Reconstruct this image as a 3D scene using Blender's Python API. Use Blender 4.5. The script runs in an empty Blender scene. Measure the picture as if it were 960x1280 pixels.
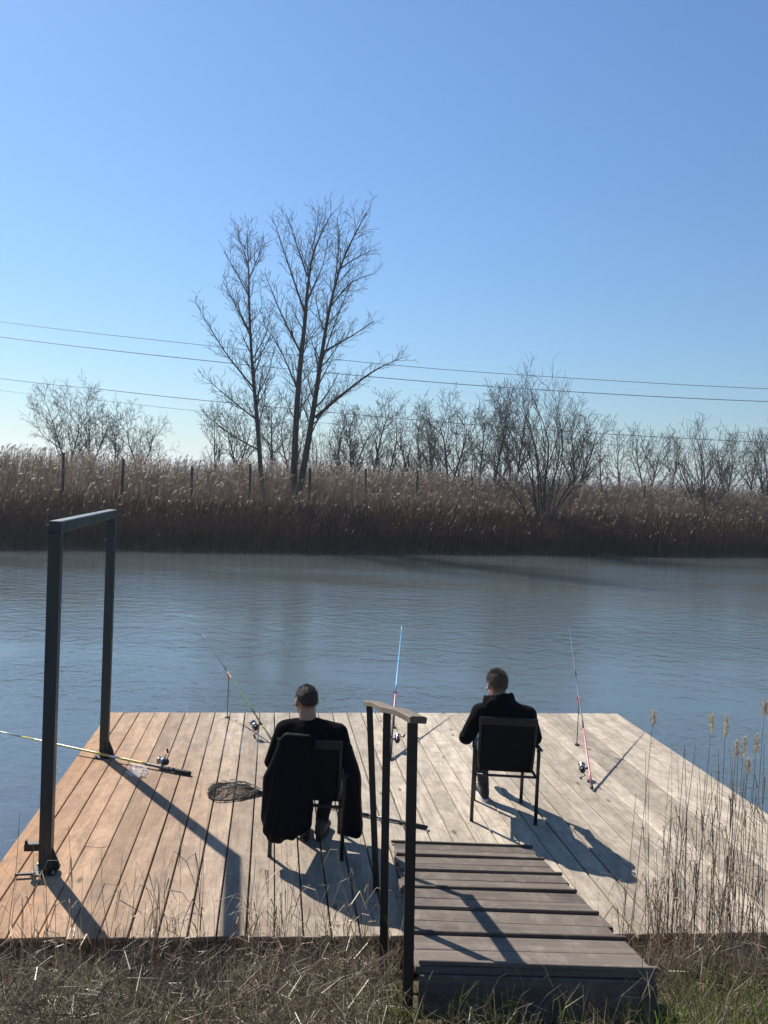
import bpy, bmesh, math, random
import numpy as np
from mathutils import Vector, Matrix, noise as mnoise

random.seed(7)
RNG = np.random.default_rng(11)
SC = bpy.context.scene
COL = SC.collection
rad = math.radians

# ------------------------------------------------------------------ camera, sky, sun, exposure
HAZE = 0.00055
PITCH, ROLL, CAMZ, DECKZ = 1.70, 2.5, 3.25, 0.45
_p, _r = rad(PITCH), rad(ROLL)
CF = Vector((0, math.cos(_p), -math.sin(_p)))
_U = Vector((0, math.sin(_p), math.cos(_p)))
_R = Vector((1, 0, 0))
CR = math.cos(_r) * _R + math.sin(_r) * _U
CU = -math.sin(_r) * _R + math.cos(_r) * _U
CP = Vector((0, 0, CAMZ))
cam_data = bpy.data.cameras.new("camera")
cam_data.sensor_fit = 'HORIZONTAL'
cam_data.sensor_width = 36.0
cam_data.lens = 36.0
cam_data.clip_start = 0.05
cam_data.clip_end = 12000
cam = bpy.data.objects.new("camera", cam_data)
COL.objects.link(cam)
_m = Matrix((CR, CU, -CF)).transposed().to_4x4()
_m.translation = CP
cam.matrix_world = _m
SC.camera = cam

SUN_EL, SUN_AZ = rad(43.2), rad(-40.6)          # azimuth measured from +Y towards +X
world = bpy.data.worlds.new("World")
SC.world = world
world.use_nodes = True
wn = world.node_tree
wn.nodes.clear()
sky = wn.nodes.new("ShaderNodeTexSky")
sky.sky_type = 'NISHITA'
sky.sun_disc = False
sky.sun_elevation = SUN_EL
sky.sun_rotation = SUN_AZ
sky.altitude = 0
sky.air_density = 1.6
sky.dust_density = 0.2
sky.ozone_density = 7.0
bg = wn.nodes.new("ShaderNodeBackground")
bg.inputs[1].default_value = 0.061
wo = wn.nodes.new("ShaderNodeOutputWorld")
wb = wn.nodes.new("ShaderNodeMix"); wb.data_type = 'RGBA'; wb.blend_type = 'MULTIPLY'   # white balance of the sky
wb.inputs[0].default_value = 1.0
wb.inputs[7].default_value = (0.79, 0.96, 1.15, 1)
wn.links.new(sky.outputs[0], wb.inputs[6])
wn.links.new(wb.outputs[2], bg.inputs[0])
wn.links.new(bg.outputs[0], wo.inputs[0])

sd = bpy.data.lights.new("sun", 'SUN')
sd.energy = 4.6
sd.angle = rad(0.53)
sd.color = (1.0, 0.955, 0.89)
sun = bpy.data.objects.new("sun", sd)
COL.objects.link(sun)
_sdir = Vector((math.sin(SUN_AZ) * math.cos(SUN_EL), math.cos(SUN_AZ) * math.cos(SUN_EL), math.sin(SUN_EL)))
sun.rotation_euler = _sdir.to_track_quat('Z', 'Y').to_euler()
sun.location = (-12, 14, 20)

SC.view_settings.view_transform = 'Standard'
SC.view_settings.look = 'None'
SC.view_settings.gamma = 1.0
SC.view_settings.exposure = 0.75
SC.view_settings.use_curve_mapping = False
SC.render.engine = 'CYCLES'
SC.cycles.use_denoising = True
SC.cycles.max_bounces = 6
SC.cycles.diffuse_bounces = 3
SC.cycles.glossy_bounces = 3
SC.cycles.transmission_bounces = 3
SC.cycles.transparent_max_bounces = 8
SC.cycles.caustics_reflective = False
SC.cycles.caustics_refractive = False


# ------------------------------------------------------------------ measuring helpers (survey of the photograph)
def ray(px, py):
    return CF + CR * ((px - 480) / 960.0) - CU * ((py - 640) / 960.0)

def on_z(px, py, z=DECKZ):
    d = ray(px, py)
    return CP + d * ((z - CAMZ) / d.z)

def at_y(px, py, Y):
    d = ray(px, py)
    return CP + d * (Y / d.y)


# ------------------------------------------------------------------ mesh helpers
def link(o, parent=None):
    COL.objects.link(o)
    if parent is not None:
        o.parent = parent
    return o

def tag(o, label=None, cat=None, group=None, kind=None):
    if label: o["label"] = label
    if cat: o["category"] = cat
    if group: o["group"] = group
    if kind: o["kind"] = kind
    return o

def empty(name, loc=(0, 0, 0), rz=0.0, **kw):
    o = bpy.data.objects.new(name, None)
    o.empty_display_size = 0.2
    o.location = loc
    o.rotation_euler = (0, 0, rz)
    link(o)
    return tag(o, **kw)


class MB:
    def __init__(self):
        self.v, self.f, self.smooth = [], [], []

    def add(self, vs, fs, smooth=False):
        b = len(self.v)
        self.v += [tuple(p) for p in vs]
        self.f += [tuple(i + b for i in q) for q in fs]
        self.smooth += [smooth] * len(fs)
        return self

    def box(self, c, s, m=None):
        hx, hy, hz = s[0] / 2, s[1] / 2, s[2] / 2
        vs = [Vector((x, y, z)) for x in (-hx, hx) for y in (-hy, hy) for z in (-hz, hz)]
        if m is not None:
            vs = [m @ p for p in vs]
        c = Vector(c)
        vs = [p + c for p in vs]
        return self.add(vs, [(0, 1, 3, 2), (4, 6, 7, 5), (0, 4, 5, 1), (2, 3, 7, 6), (0, 2, 6, 4), (1, 5, 7, 3)])

    def cbox(self, c, s, ch=0.004, m=None):
        """box whose long vertical edges and top edges are chamfered"""
        hx, hy, hz = s[0] / 2, s[1] / 2, s[2] / 2
        rings = []
        for z, k in ((-hz, ch), (-hz + ch, 0), (hz - ch, 0), (hz, ch)):
            x, y = hx - k, hy - k
            rings.append([(-x, -y, z), (x, -y, z), (x, y, z), (-x, y, z)])
        vs = [Vector(p) for r in rings for p in r]
        if m is not None:
            vs = [m @ p for p in vs]
        vs = [p + Vector(c) for p in vs]
        fs = [(3, 2, 1, 0), (12, 13, 14, 15)]
        for r in range(3):
            for i in range(4):
                j = (i + 1) % 4
                fs.append((r * 4 + i, r * 4 + j, r * 4 + 4 + j, r * 4 + 4 + i))
        return self.add(vs, fs)

    def tube(self, pts, rr, n=6, caps=True, smooth=True, flat=1.0):
        pts = [Vector(p) for p in pts]
        k = len(pts)
        if not hasattr(rr, '__len__'):
            rr = [rr] * k
        vs, fs = [], []
        t0 = (pts[1] - pts[0]).normalized()
        a = t0.orthogonal().normalized()
        for i in range(k):
            if i == 0: t = t0
            elif i == k - 1: t = (pts[i] - pts[i - 1]).normalized()
            else: t = (pts[i + 1] - pts[i - 1]).normalized()
            a = (a - t * a.dot(t))
            if a.length < 1e-6: a = t.orthogonal()
            a.normalize()
            b = t.cross(a)
            for j in range(n):
                th = 2 * math.pi * j / n
                vs.append(pts[i] + (a * math.cos(th) + b * (math.sin(th) * flat)) * rr[i])
        for i in range(k - 1):
            for j in range(n):
                jj = (j + 1) % n
                fs.append((i * n + j, i * n + jj, (i + 1) * n + jj, (i + 1) * n + j))
        if caps:
            fs.append(tuple(reversed(range(n))))
            fs.append(tuple((k - 1) * n + j for j in range(n)))
        return self.add(vs, fs, smooth)

    def ball(self, c, s, m=None, nu=14, nv=9):
        vs, fs = [], []
        c = Vector(c)
        for i in range(1, nv):
            ph = math.pi * i / nv
            for j in range(nu):
                th = 2 * math.pi * j / nu
                p = Vector((math.sin(ph) * math.cos(th) * s[0], math.sin(ph) * math.sin(th) * s[1], math.cos(ph) * s[2]))
                vs.append(p)
        vs.append(Vector((0, 0, s[2]))); vs.append(Vector((0, 0, -s[2])))
        T, B = len(vs) - 2, len(vs) - 1
        if m is not None: vs = [m @ p for p in vs]
        vs = [p + c for p in vs]
        for i in range(nv - 2):
            for j in range(nu):
                jj = (j + 1) % nu
                fs.append((i * nu + j, (i + 1) * nu + j, (i + 1) * nu + jj, i * nu + jj))
        for j in range(nu):
            jj = (j + 1) % nu
            fs.append((T, j, jj)); fs.append((B, (nv - 2) * nu + jj, (nv - 2) * nu + j))
        return self.add(vs, fs, True)

    def capsule(self, a, b, ra, rb, n=12):
        a, b = Vector(a), Vector(b)
        d = (b - a)
        L = max(d.length, 1e-5); d = d / L
        pts, rr = [], []
        for k in range(5):
            th = math.pi / 2 * (1 - k / 4.0) * 0.985
            pts.append(a - d * ra * math.sin(th)); rr.append(ra * math.cos(th))
        for k in range(5):
            th = math.pi / 2 * (k / 4.0) * 0.985
            pts.append(b + d * rb * math.sin(th)); rr.append(rb * math.cos(th))
        return self.tube(pts, rr, n)

    def mesh(self, name):
        me = bpy.data.meshes.new(name)
        me.from_pydata(self.v, [], self.f)
        me.polygons.foreach_set("use_smooth", self.smooth)
        me.update()
        return me

    def build(self, name, mat, parent=None):
        me = self.mesh(name)
        me.materials.append(mat)
        return link(bpy.data.objects.new(name, me), parent)


def np_mesh(name, V, Q, mat, tint=None, smooth=False, parent=None):
    V = np.asarray(V, np.float32).reshape(-1, 3)
    Q = np.asarray(Q, np.int32).reshape(-1, 4)
    me = bpy.data.meshes.new(name)
    me.vertices.add(len(V)); me.vertices.foreach_set("co", V.ravel())
    me.loops.add(Q.size); me.loops.foreach_set("vertex_index", Q.ravel())
    me.polygons.add(len(Q))
    me.polygons.foreach_set("loop_start", np.arange(0, Q.size, 4, dtype=np.int32))
    me.polygons.foreach_set("use_smooth", np.full(len(Q), smooth))
    if tint is not None:
        at = me.attributes.new("tint", 'FLOAT', 'POINT')
        at.data.foreach_set("value", np.asarray(tint, np.float32).ravel())
    me.update(calc_edges=True)
    me.materials.append(mat)
    return link(bpy.data.objects.new(name, me), parent)

def ribbons(P, W, side):
    """P (N,K,3) centre lines, W (N,K) half widths, side (N,3) unit -> verts, quads"""
    N, K, _ = P.shape
    L = P - side[:, None, :] * W[..., None]
    R_ = P + side[:, None, :] * W[..., None]
    V = np.stack([L, R_], 2).reshape(N, K * 2, 3)
    base = (np.arange(N) * K * 2)[:, None, None]
    k = np.arange(K - 1)[None, :, None] * 2
    q = np.array([0, 1, 3, 2])[None, None, :]
    return V.reshape(-1, 3), (base + k + q).reshape(-1, 4)

class Rib:
    def __init__(self): self.V, self.Q, self.T, self.n = [], [], [], 0
    def add(self, P, W, side, tint):
        V, Q = ribbons(P, W, side)
        self.V.append(V); self.Q.append(Q + self.n); self.n += len(V)
        self.T.append(np.repeat(tint, P.shape[1] * 2))
    def build(self, name, mat, parent=None):
        return np_mesh(name, np.concatenate(self.V), np.concatenate(self.Q), mat, np.concatenate(self.T), parent=parent)

def unit(a):
    return a / np.maximum(np.linalg.norm(a, axis=-1, keepdims=True), 1e-9)

def organic(name, mb, mat, voxel, parent=None, smooth_it=6, wr=0.0, wscale=9.0, seed=0.0):
    """fuse overlapping closed shapes into one continuous skin"""
    me = mb.mesh(name + "_src")
    o = bpy.data.objects.new(name + "_src", me)
    COL.objects.link(o)
    md = o.modifiers.new("r", 'REMESH'); md.mode = 'VOXEL'; md.voxel_size = voxel; md.use_smooth_shade = True
    sm = o.modifiers.new("s", 'SMOOTH'); sm.iterations = smooth_it; sm.factor = 0.5
    dg = bpy.context.evaluated_depsgraph_get()
    dg.update()
    res = bpy.data.meshes.new_from_object(o.evaluated_get(dg))
    bpy.data.objects.remove(o); bpy.data.meshes.remove(me)
    res.name = name
    if wr:
        n = len(res.vertices)
        for v in res.vertices:
            p = v.co
            q = Vector((p.x * wscale + seed, p.y * wscale, p.z * wscale * 0.6))
            d = mnoise.noise(q) * 0.6 + (1 - abs(mnoise.noise(q * 1.9 + Vector((3, 1, 7))))) * 0.5 - 0.3
            v.co = p + v.normal * (d * wr)
    res.polygons.foreach_set("use_smooth", [True] * len(res.polygons))
    res.materials.clear(); res.materials.append(mat)
    res.update()
    return link(bpy.data.objects.new(name, res), parent)


# ------------------------------------------------------------------ materials
class Nt:
    def __init__(self, name):
        self.m = bpy.data.materials.new(name)
        self.m.use_nodes = True
        self.t = self.m.node_tree
        self.t.nodes.clear()
        self.out = self.t.nodes.new("ShaderNodeOutputMaterial")
    def n(self, ty, ins=None, **kw):
        nd = self.t.nodes.new(ty)
        for k, v in kw.items(): setattr(nd, k, v)
        for k, v in (ins or {}).items():
            s = nd.inputs[k]
            if hasattr(v, 'is_output') or isinstance(v, bpy.types.NodeSocket): self.t.links.new(v, s)
            else: s.default_value = v
        return nd
    def noise(self, vec, scale, detail=4, rough=0.55, dist=0.0):
        return self.n("ShaderNodeTexNoise", {"Vector": vec, "Scale": scale, "Detail": detail, "Roughness": rough, "Distortion": dist}).outputs["Fac"]
    def ramp(self, fac, stops):
        r = self.n("ShaderNodeValToRGB", {"Fac": fac})
        e = r.color_ramp.elements
        while len(e) < len(stops): e.new(0.5)
        for el, (p, c) in zip(e, stops):
            el.position = p
            el.color = (c if hasattr(c, '__len__') else (c, c, c)) + ((1,) if not hasattr(c, '__len__') or len(c) == 3 else ()) if hasattr(c, '__len__') else (c, c, c, 1)
        return r.outputs["Color"]
    def mix(self, fac, a, b, mode='MIX'):
        nd = self.n("ShaderNodeMix", data_type='RGBA', blend_type=mode)
        for k, v in ((0, fac), (6, a), (7, b)):
            if isinstance(v, bpy.types.NodeSocket): self.t.links.new(v, nd.inputs[k])
            else: nd.inputs[k].default_value = v if (k == 0 or len(v) == 4) else tuple(v) + (1,)
        return nd.outputs[2]
    def math(self, op, a, b=0.0, c=None):
        ins = {0: a, 1: b}
        if c is not None: ins[2] = c
        return self.n("ShaderNodeMath", ins, operation=op).outputs[0]
    def bump(self, h, strength, dist, normal=None):
        ins = {"Height": h, "Strength": strength, "Distance": dist}
        if normal is not None: ins["Normal"] = normal
        return self.n("ShaderNodeBump", ins).outputs[0]
    def mapping(self, vec, scale=(1, 1, 1), loc=(0, 0, 0)):
        return self.n("ShaderNodeMapping", {"Vector": vec, "Scale": scale, "Location": loc}).outputs[0]
    def bsdf(self, color, rough=0.6, normal=None, **kw):
        ins = {"Base Color": color if isinstance(color, bpy.types.NodeSocket) else tuple(color) + (1,), "Roughness": rough}
        if normal is not None: ins["Normal"] = normal
        for k, v in kw.items(): ins[k.replace('_', ' ')] = v
        b = self.n("ShaderNodeBsdfPrincipled", ins)
        self.t.links.new(b.outputs[0], self.out.inputs[0])
        return b

def simple(name, col, rough=0.5, metal=0.0, var=0.25, scale=30, bump=0.0, spec=0.5):
    t = Nt(name)
    tc = t.n("ShaderNodeTexCoord").outputs["Object"]
    nz = t.noise(tc, scale, 5)
    c = t.mix(nz, tuple(x * (1 - var) for x in col), tuple(min(1, x * (1 + var)) for x in col))
    nrm = t.bump(nz, bump, 0.01) if bump else None
    t.bsdf(c, rough, nrm, Metallic=metal, Specular_IOR_Level=spec)
    return t.m

def wood(name, kind):
    """weathered boards; grain runs along the object's Y (deck) or X (gangway)"""
    t = Nt(name)
    tc = t.n("ShaderNodeTexCoord").outputs["Object"]
    oi = t.n("ShaderNodeObjectInfo")
    rnd = oi.outputs["Random"]
    off = t.n("ShaderNodeVectorMath", {0: tc, 1: t.n("ShaderNodeCombineXYZ", {0: t.math('MULTIPLY', rnd, 37.0), 1: t.math('MULTIPLY', rnd, 91.0), 2: t.math('MULTIPLY', rnd, 13.0)}).outputs[0]}, operation='ADD').outputs[0]
    along = (0.05, 1.0) if kind == 'deck' else (1.0, 0.05)
    st = (1.0, 0.045, 1.0) if kind == 'deck' else (0.045, 1.0, 1.0)
    if kind == 'rail': st = (1.0, 0.06, 1.0)
    g1 = t.noise(t.mapping(off, st), 55, 6, 0.65, 0.6)
    g2 = t.noise(t.mapping(off, st), 14, 4, 0.6, 1.2)
    blot = t.noise(off, 2.6, 5, 0.6)
    mott = t.noise(t.mapping(off, (1.0, 0.40, 1.0)), 9.0, 6, 0.75, 0.3)
    if kind == 'deck':
        pos = t.n("ShaderNodeNewGeometry").outputs["Position"]
        sep = t.n("ShaderNodeSeparateXYZ", {0: pos})
        # stain left on the boards of one side, bleached on the other
        acr = t.math('ADD', t.math('MULTIPLY', sep.outputs[0], 0.25), t.math('MULTIPLY', sep.outputs[1], 0.055))
        acr = t.math('ADD', acr, t.math('MULTIPLY', t.math('SUBTRACT', t.noise(pos, 0.7, 4), 0.5), 0.45))
        wear = t.ramp(t.math('ADD', acr, 0.36), [(0.02, 0.0), (0.62, 1.0)])
        stain = t.mix(g2, (0.235, 0.115, 0.050), (0.42, 0.235, 0.120))
        pale = t.mix(g2, (0.30, 0.24, 0.175), (0.51, 0.435, 0.335))
        c = t.mix(wear, stain, pale)
        pv = t.ramp(rnd, [(0.0, 0.74), (1.0, 1.14)])
        c = t.mix(1.0, c, pv, 'MULTIPLY')
        c = t.mix(1.0, c, t.ramp(mott, [(0.34, 0.74), (0.68, 1.36)]), 'MULTIPLY')
        c = t.mix(t.ramp(t.noise(t.mapping(off, (1.0, 1.6, 1.0)), 6.5, 6, 0.75, 0.6), [(0.51, 0.0), (0.68, 0.5)]), c, (0.21, 0.145, 0.105))
        c = t.mix(t.ramp(blot, [(0.56, 0.0), (0.74, 0.5)]), c, (0.17, 0.12, 0.085))
        sx = t.n("ShaderNodeSeparateXYZ", {0: tc})
        ddx = t.math('SUBTRACT', t.math('ABSOLUTE', sx.outputs[0]), 0.058)
        ddy = t.math('SUBTRACT', t.math('PINGPONG', t.math('ADD', sx.outputs[1], t.math('MULTIPLY', rnd, 0.02)), 0.55), 0.275)
        dist = t.math('SQRT', t.math('ADD', t.math('MULTIPLY', ddx, ddx), t.math('MULTIPLY', ddy, ddy)))
        scr = t.ramp(dist, [(0.0045, 0.85), (0.0075, 0.0)])
        kn = t.n("ShaderNodeTexVoronoi", {"Vector": t.mapping(off, (1.0, 0.42, 1.0)), "Scale": 4.2, "Randomness": 1.0}).outputs["Distance"]
        c = t.mix(t.ramp(kn, [(0.045, 0.8), (0.10, 0.0)]), c, (0.10, 0.055, 0.03))
        c = t.mix(scr, c, (0.035, 0.028, 0.024))
    elif kind == 'gang':
        c = t.mix(g2, (0.040, 0.030, 0.023), (0.20, 0.16, 0.125))
        pv = t.ramp(rnd, [(0.0, 0.72), (1.0, 1.18)])
        c = t.mix(1.0, c, pv, 'MULTIPLY')
        c = t.mix(t.ramp(mott, [(0.5, 0.0), (0.8, 0.5)]), c, (0.33, 0.275, 0.22))
        c = t.mix(t.ramp(blot, [(0.56, 0.0), (0.74, 0.55)]), c, (0.05, 0.036, 0.03))
    elif kind == 'frame':
        c = t.mix(g2, (0.12, 0.085, 0.06), (0.24, 0.18, 0.135))
        c = t.mix(t.ramp(blot, [(0.5, 0.0), (0.75, 0.6)]), c, (0.06, 0.04, 0.03))
    else:
        c = t.mix(g2, (0.10, 0.075, 0.054), (0.22, 0.175, 0.13))
        c = t.mix(t.ramp(blot, [(0.5, 0.0), (0.75, 0.5)]), c, (0.12, 0.09, 0.07))
    c = t.mix(t.ramp(g1, [(0.28, 0.55), (0.46, 0.0)]), c, (0.07, 0.05, 0.04))
    nrm = t.bump(g1, 0.5, 0.004)
    nrm = t.bump(mott, 0.25, 0.006, nrm)
    t.bsdf(c, 0.78, nrm, Specular_IOR_Level=0.25)
    return t.m

def plant(name, stops, transl=0.35, gloss=0.04):
    t = Nt(name)
    a = t.n("ShaderNodeAttribute", attribute_name="tint").outputs["Fac"]
    c = t.ramp(a, stops)
    pos = t.n("ShaderNodeNewGeometry").outputs["Position"]
    c = t.mix(1.0, c, t.ramp(t.noise(pos, 1.1, 4), [(0.3, 0.72), (0.7, 1.2)]), 'MULTIPLY')
    d = t.n("ShaderNodeBsdfDiffuse", {"Color": c, "Roughness": 0.3})
    tr = t.n("ShaderNodeBsdfTranslucent", {"Color": c})
    gl = t.n("ShaderNodeBsdfGlossy", {"Color": (0.9, 0.88, 0.8, 1), "Roughness": 0.42})
    m1 = t.n("ShaderNodeMixShader", {0: transl, 1: d.outputs[0], 2: tr.outputs[0]})
    fr = t.n("ShaderNodeFresnel", {"IOR": 1.35}).outputs[0]
    m2 = t.n("ShaderNodeMixShader", {0: t.math('MULTIPLY', fr, gloss), 1: m1.outputs[0], 2: gl.outputs[0]})
    t.t.links.new(m2.outputs[0], t.out.inputs[0])
    return t.m

def bark(name, c0, c1):
    t = Nt(name)
    tc = t.n("ShaderNodeTexCoord").outputs["Object"]
    a = t.noise(t.mapping(tc, (1, 1, 0.25)), 9, 6, 0.65)
    c = t.mix(t.ramp(a, [(0.3, 0.0), (0.7, 1.0)]), c0, c1)
    t.bsdf(c, 0.9, t.bump(a, 0.8, 0.03), Specular_IOR_Level=0.1)
    return t.m

M = {}
M['deck'] = wood("deck_wood", 'deck')
M['gang'] = wood("gangway_wood", 'gang')
M['rail'] = wood("rail_wood", 'rail')
M['beam'] = wood("beam_wood", 'frame')
def _steel():
    t = Nt("painted_steel")
    tc = t.n("ShaderNodeTexCoord").outputs["Object"]
    a = t.noise(tc, 3.0, 6, 0.7); b = t.noise(t.mapping(tc, (1, 1, 0.12)), 30, 5, 0.7)
    c = t.mix(a, (0.016, 0.025, 0.027), (0.034, 0.047, 0.049))
    c = t.mix(t.ramp(b, [(0.60, 0.0), (0.72, 0.55)]), c, (0.085, 0.10, 0.10))
    c = t.mix(t.ramp(t.noise(tc, 7.0, 6, 0.75), [(0.66, 0.0), (0.74, 0.8)]), c, (0.075, 0.034, 0.018))
    t.bsdf(c, t.ramp(a, [(0.3, 0.32), (0.7, 0.55)]), t.bump(b, 0.15, 0.002))
    return t.m
M['steel'] = _steel()
M['galv'] = simple("galvanised_steel", (0.42, 0.43, 0.44), 0.42, 0.9, 0.2, 40)
M['post'] = simple("dark_post", (0.018, 0.015, 0.014), 0.55, 0.0, 0.5, 35, 0.15)
M['chairmetal'] = simple("chair_metal", (0.012, 0.013, 0.014), 0.36, 0.0, 0.2, 40)
M['knit'] = simple("black_knit", (0.00425, 0.004, 0.005), 0.95, 0.0, 0.35, 90, 0.2, 0.06)
M['coat'] = simple("navy_black_shell", (0.00375, 0.00425, 0.0065), 0.62, 0.0, 0.3, 40, 0.1, 0.06)
M['jacket'] = simple("black_jacket", (0.00375, 0.00375, 0.0045), 0.85, 0.0, 0.3, 60, 0.15, 0.06)
M['trouser'] = simple("black_trouser", (0.011, 0.011, 0.013), 0.9, 0.0, 0.3, 80, 0.1, 0.15)
M['denim'] = simple("grey_denim", (0.05, 0.053, 0.06), 0.9, 0.0, 0.3, 80, 0.15, 0.15)
M['shoe'] = simple("shoe_black", (0.013, 0.013, 0.014), 0.6, 0.0, 0.3, 60)
M['sole'] = simple("sole_white", (0.62, 0.62, 0.60), 0.6, 0.0, 0.1, 40)
M['hairdark'] = simple("hair_dark", (0.034, 0.023, 0.016), 0.6, 0.0, 0.7, 110, 1.0, 0.35)
M['hairbrown'] = simple("hair_brown", (0.075, 0.046, 0.028), 0.5, 0.0, 0.75, 90, 1.0, 0.45)
M['eye'] = simple("eye_white", (0.7, 0.68, 0.65), 0.2, 0.0, 0.05, 10)
M['iris'] = simple("eye_iris", (0.05, 0.035, 0.02), 0.15, 0.0, 0.1, 10)
M['lip'] = simple("lips", (0.36, 0.13, 0.10), 0.5, 0.0, 0.15, 50)

def _skin():
    t = Nt("skin")
    tc = t.n("ShaderNodeTexCoord").outputs["Object"]
    a = t.noise(tc, 14, 5)
    c = t.mix(a, (0.36, 0.19, 0.13), (0.50, 0.29, 0.21))
    t.bsdf(c, 0.5, t.bump(t.noise(tc, 260, 2), 0.12, 0.002), Subsurface_Weight=0.12, Subsurface_Radius=(0.012, 0.005, 0.003))
    return t.m
M['skin'] = _skin()

def _textile():
    t = Nt("sling_textile")
    tc = t.n("ShaderNodeTexCoord").outputs["Object"]
    w = t.n("ShaderNodeTexWave", {"Vector": tc, "Scale": 120.0, "Distortion": 0.0}, bands_direction='X').outputs["Fac"]
    w2 = t.n("ShaderNodeTexWave", {"Vector": tc, "Scale": 120.0, "Distortion": 0.0}, bands_direction='Z').outputs["Fac"]
    c = t.mix(t.math('MULTIPLY', w, w2), (0.006, 0.006, 0.008), (0.014, 0.014, 0.017))
    t.bsdf(c, 0.8, t.bump(w, 0.2, 0.001), Specular_IOR_Level=0.08)
    return t.m
M['sling'] = _textile()

for nm, col, ro in (("rod_yellow", (0.62, 0.50, 0.10), 0.25), ("rod_lime", (0.15, 0.27, 0.05), 0.3),
                    ("rod_blue", (0.12, 0.42, 0.68), 0.25), ("rod_pink", (0.52, 0.17, 0.20), 0.35), ("rod_grey", (0.05, 0.062, 0.075), 0.35),
                    ("rod_white", (0.70, 0.70, 0.64), 0.3), ("rod_straw", (0.60, 0.58, 0.33), 0.3), ("grip_black", (0.012, 0.012, 0.012), 0.7),
                    ("fork_red", (0.62, 0.06, 0.03), 0.4)):
    M[nm] = simple(nm, col, ro, 0.0, 0.15, 20)
M['reel'] = simple("reel_metal", (0.30, 0.30, 0.31), 0.25, 0.85, 0.4, 60)
M['reeldark'] = simple("reel_dark", (0.02, 0.02, 0.022), 0.3, 0.2, 0.3, 60)
M['netting'] = simple("netting", (0.018, 0.02, 0.016), 0.7, 0.0, 0.3, 40)

def _plastic():
    t = Nt("clear_plastic")
    tc = t.n("ShaderNodeTexCoord").outputs["Object"]
    b = t.n("ShaderNodeBsdfPrincipled", {"Base Color": (0.85, 0.86, 0.84, 1), "Roughness": 0.25, "Alpha": 0.22, "Normal": t.bump(t.noise(tc, 50, 3), 0.6, 0.01)})
    t.t.links.new(b.outputs[0], t.out.inputs[0])
    return t.m
M['plastic'] = _plastic()
M['bark'] = bark("bark_dark", (0.028, 0.024, 0.021), (0.075, 0.066, 0.057))
M['bark2'] = bark("bark_brown", (0.035, 0.026, 0.021), (0.09, 0.07, 0.057))
M['twig'] = bark("twig_bark", (0.045, 0.038, 0.032), (0.085, 0.072, 0.06))
M['twig2'] = bark("twig_brown", (0.06, 0.044, 0.034), (0.11, 0.085, 0.065))
M['fencepost'] = bark("fence_post_wood", (0.022, 0.019, 0.017), (0.06, 0.052, 0.045))
M['cable'] = simple("cable", (0.20, 0.22, 0.24), 0.5, 0.3, 0.1, 5)
M['reed'] = plant("reed_far", [(0.0, (0.070, 0.048, 0.034)), (0.35, (0.155, 0.115, 0.083)), (0.7, (0.235, 0.18, 0.135)), (0.86, (0.29, 0.235, 0.18)), (1.0, (0.46, 0.41, 0.34))], 0.40)
M['sedge'] = plant("sedge_far", [(0.0, (0.036, 0.018, 0.012)), (0.5, (0.088, 0.044, 0.027)), (1.0, (0.13, 0.072, 0.045))], 0.10)
M['straw'] = plant("straw", [(0.0, (0.075, 0.053, 0.034)), (0.5, (0.20, 0.15, 0.10)), (0.85, (0.33, 0.26, 0.18)), (1.0, (0.46, 0.39, 0.29))], 0.28, 0.06)
M['grass'] = plant("green_grass", [(0.0, (0.035, 0.060, 0.010)), (0.55, (0.085, 0.130, 0.020)), (0.85, (0.15, 0.19, 0.035)), (1.0, (0.28, 0.26, 0.12))], 0.45)
M['stalk'] = plant("reed_stalk", [(0.0, (0.10, 0.065, 0.043)), (0.5, (0.23, 0.165, 0.112)), (0.85, (0.35, 0.27, 0.185)), (1.0, (0.46, 0.37, 0.26))], 0.28)
M['plume'] = plant("reed_plume", [(0.0, (0.42, 0.35, 0.26)), (1.0, (0.70, 0.63, 0.52))], 0.5)

def _ground():
    t = Nt("ground")
    pos = t.n("ShaderNodeNewGeometry").outputs["Position"]
    a = t.noise(pos, 0.9, 6, 0.62); b = t.noise(pos, 17, 5, 0.65)
    c = t.mix(t.ramp(a, [(0.35, 0.0), (0.65, 1.0)]), (0.045, 0.033, 0.022), (0.105, 0.08, 0.05))
    c = t.mix(t.ramp(b, [(0.4, 0.0), (0.75, 0.8)]), c, (0.16, 0.125, 0.085))
    c = t.mix(t.ramp(t.noise(pos, 0.35, 4), [(0.5, 0.0), (0.72, 0.6)]), c, (0.05, 0.07, 0.018))
    t.bsdf(c, 0.95, t.bump(b, 0.8, 0.05), Specular_IOR_Level=0.1)
    return t.m
M['ground'] = _ground()

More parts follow.
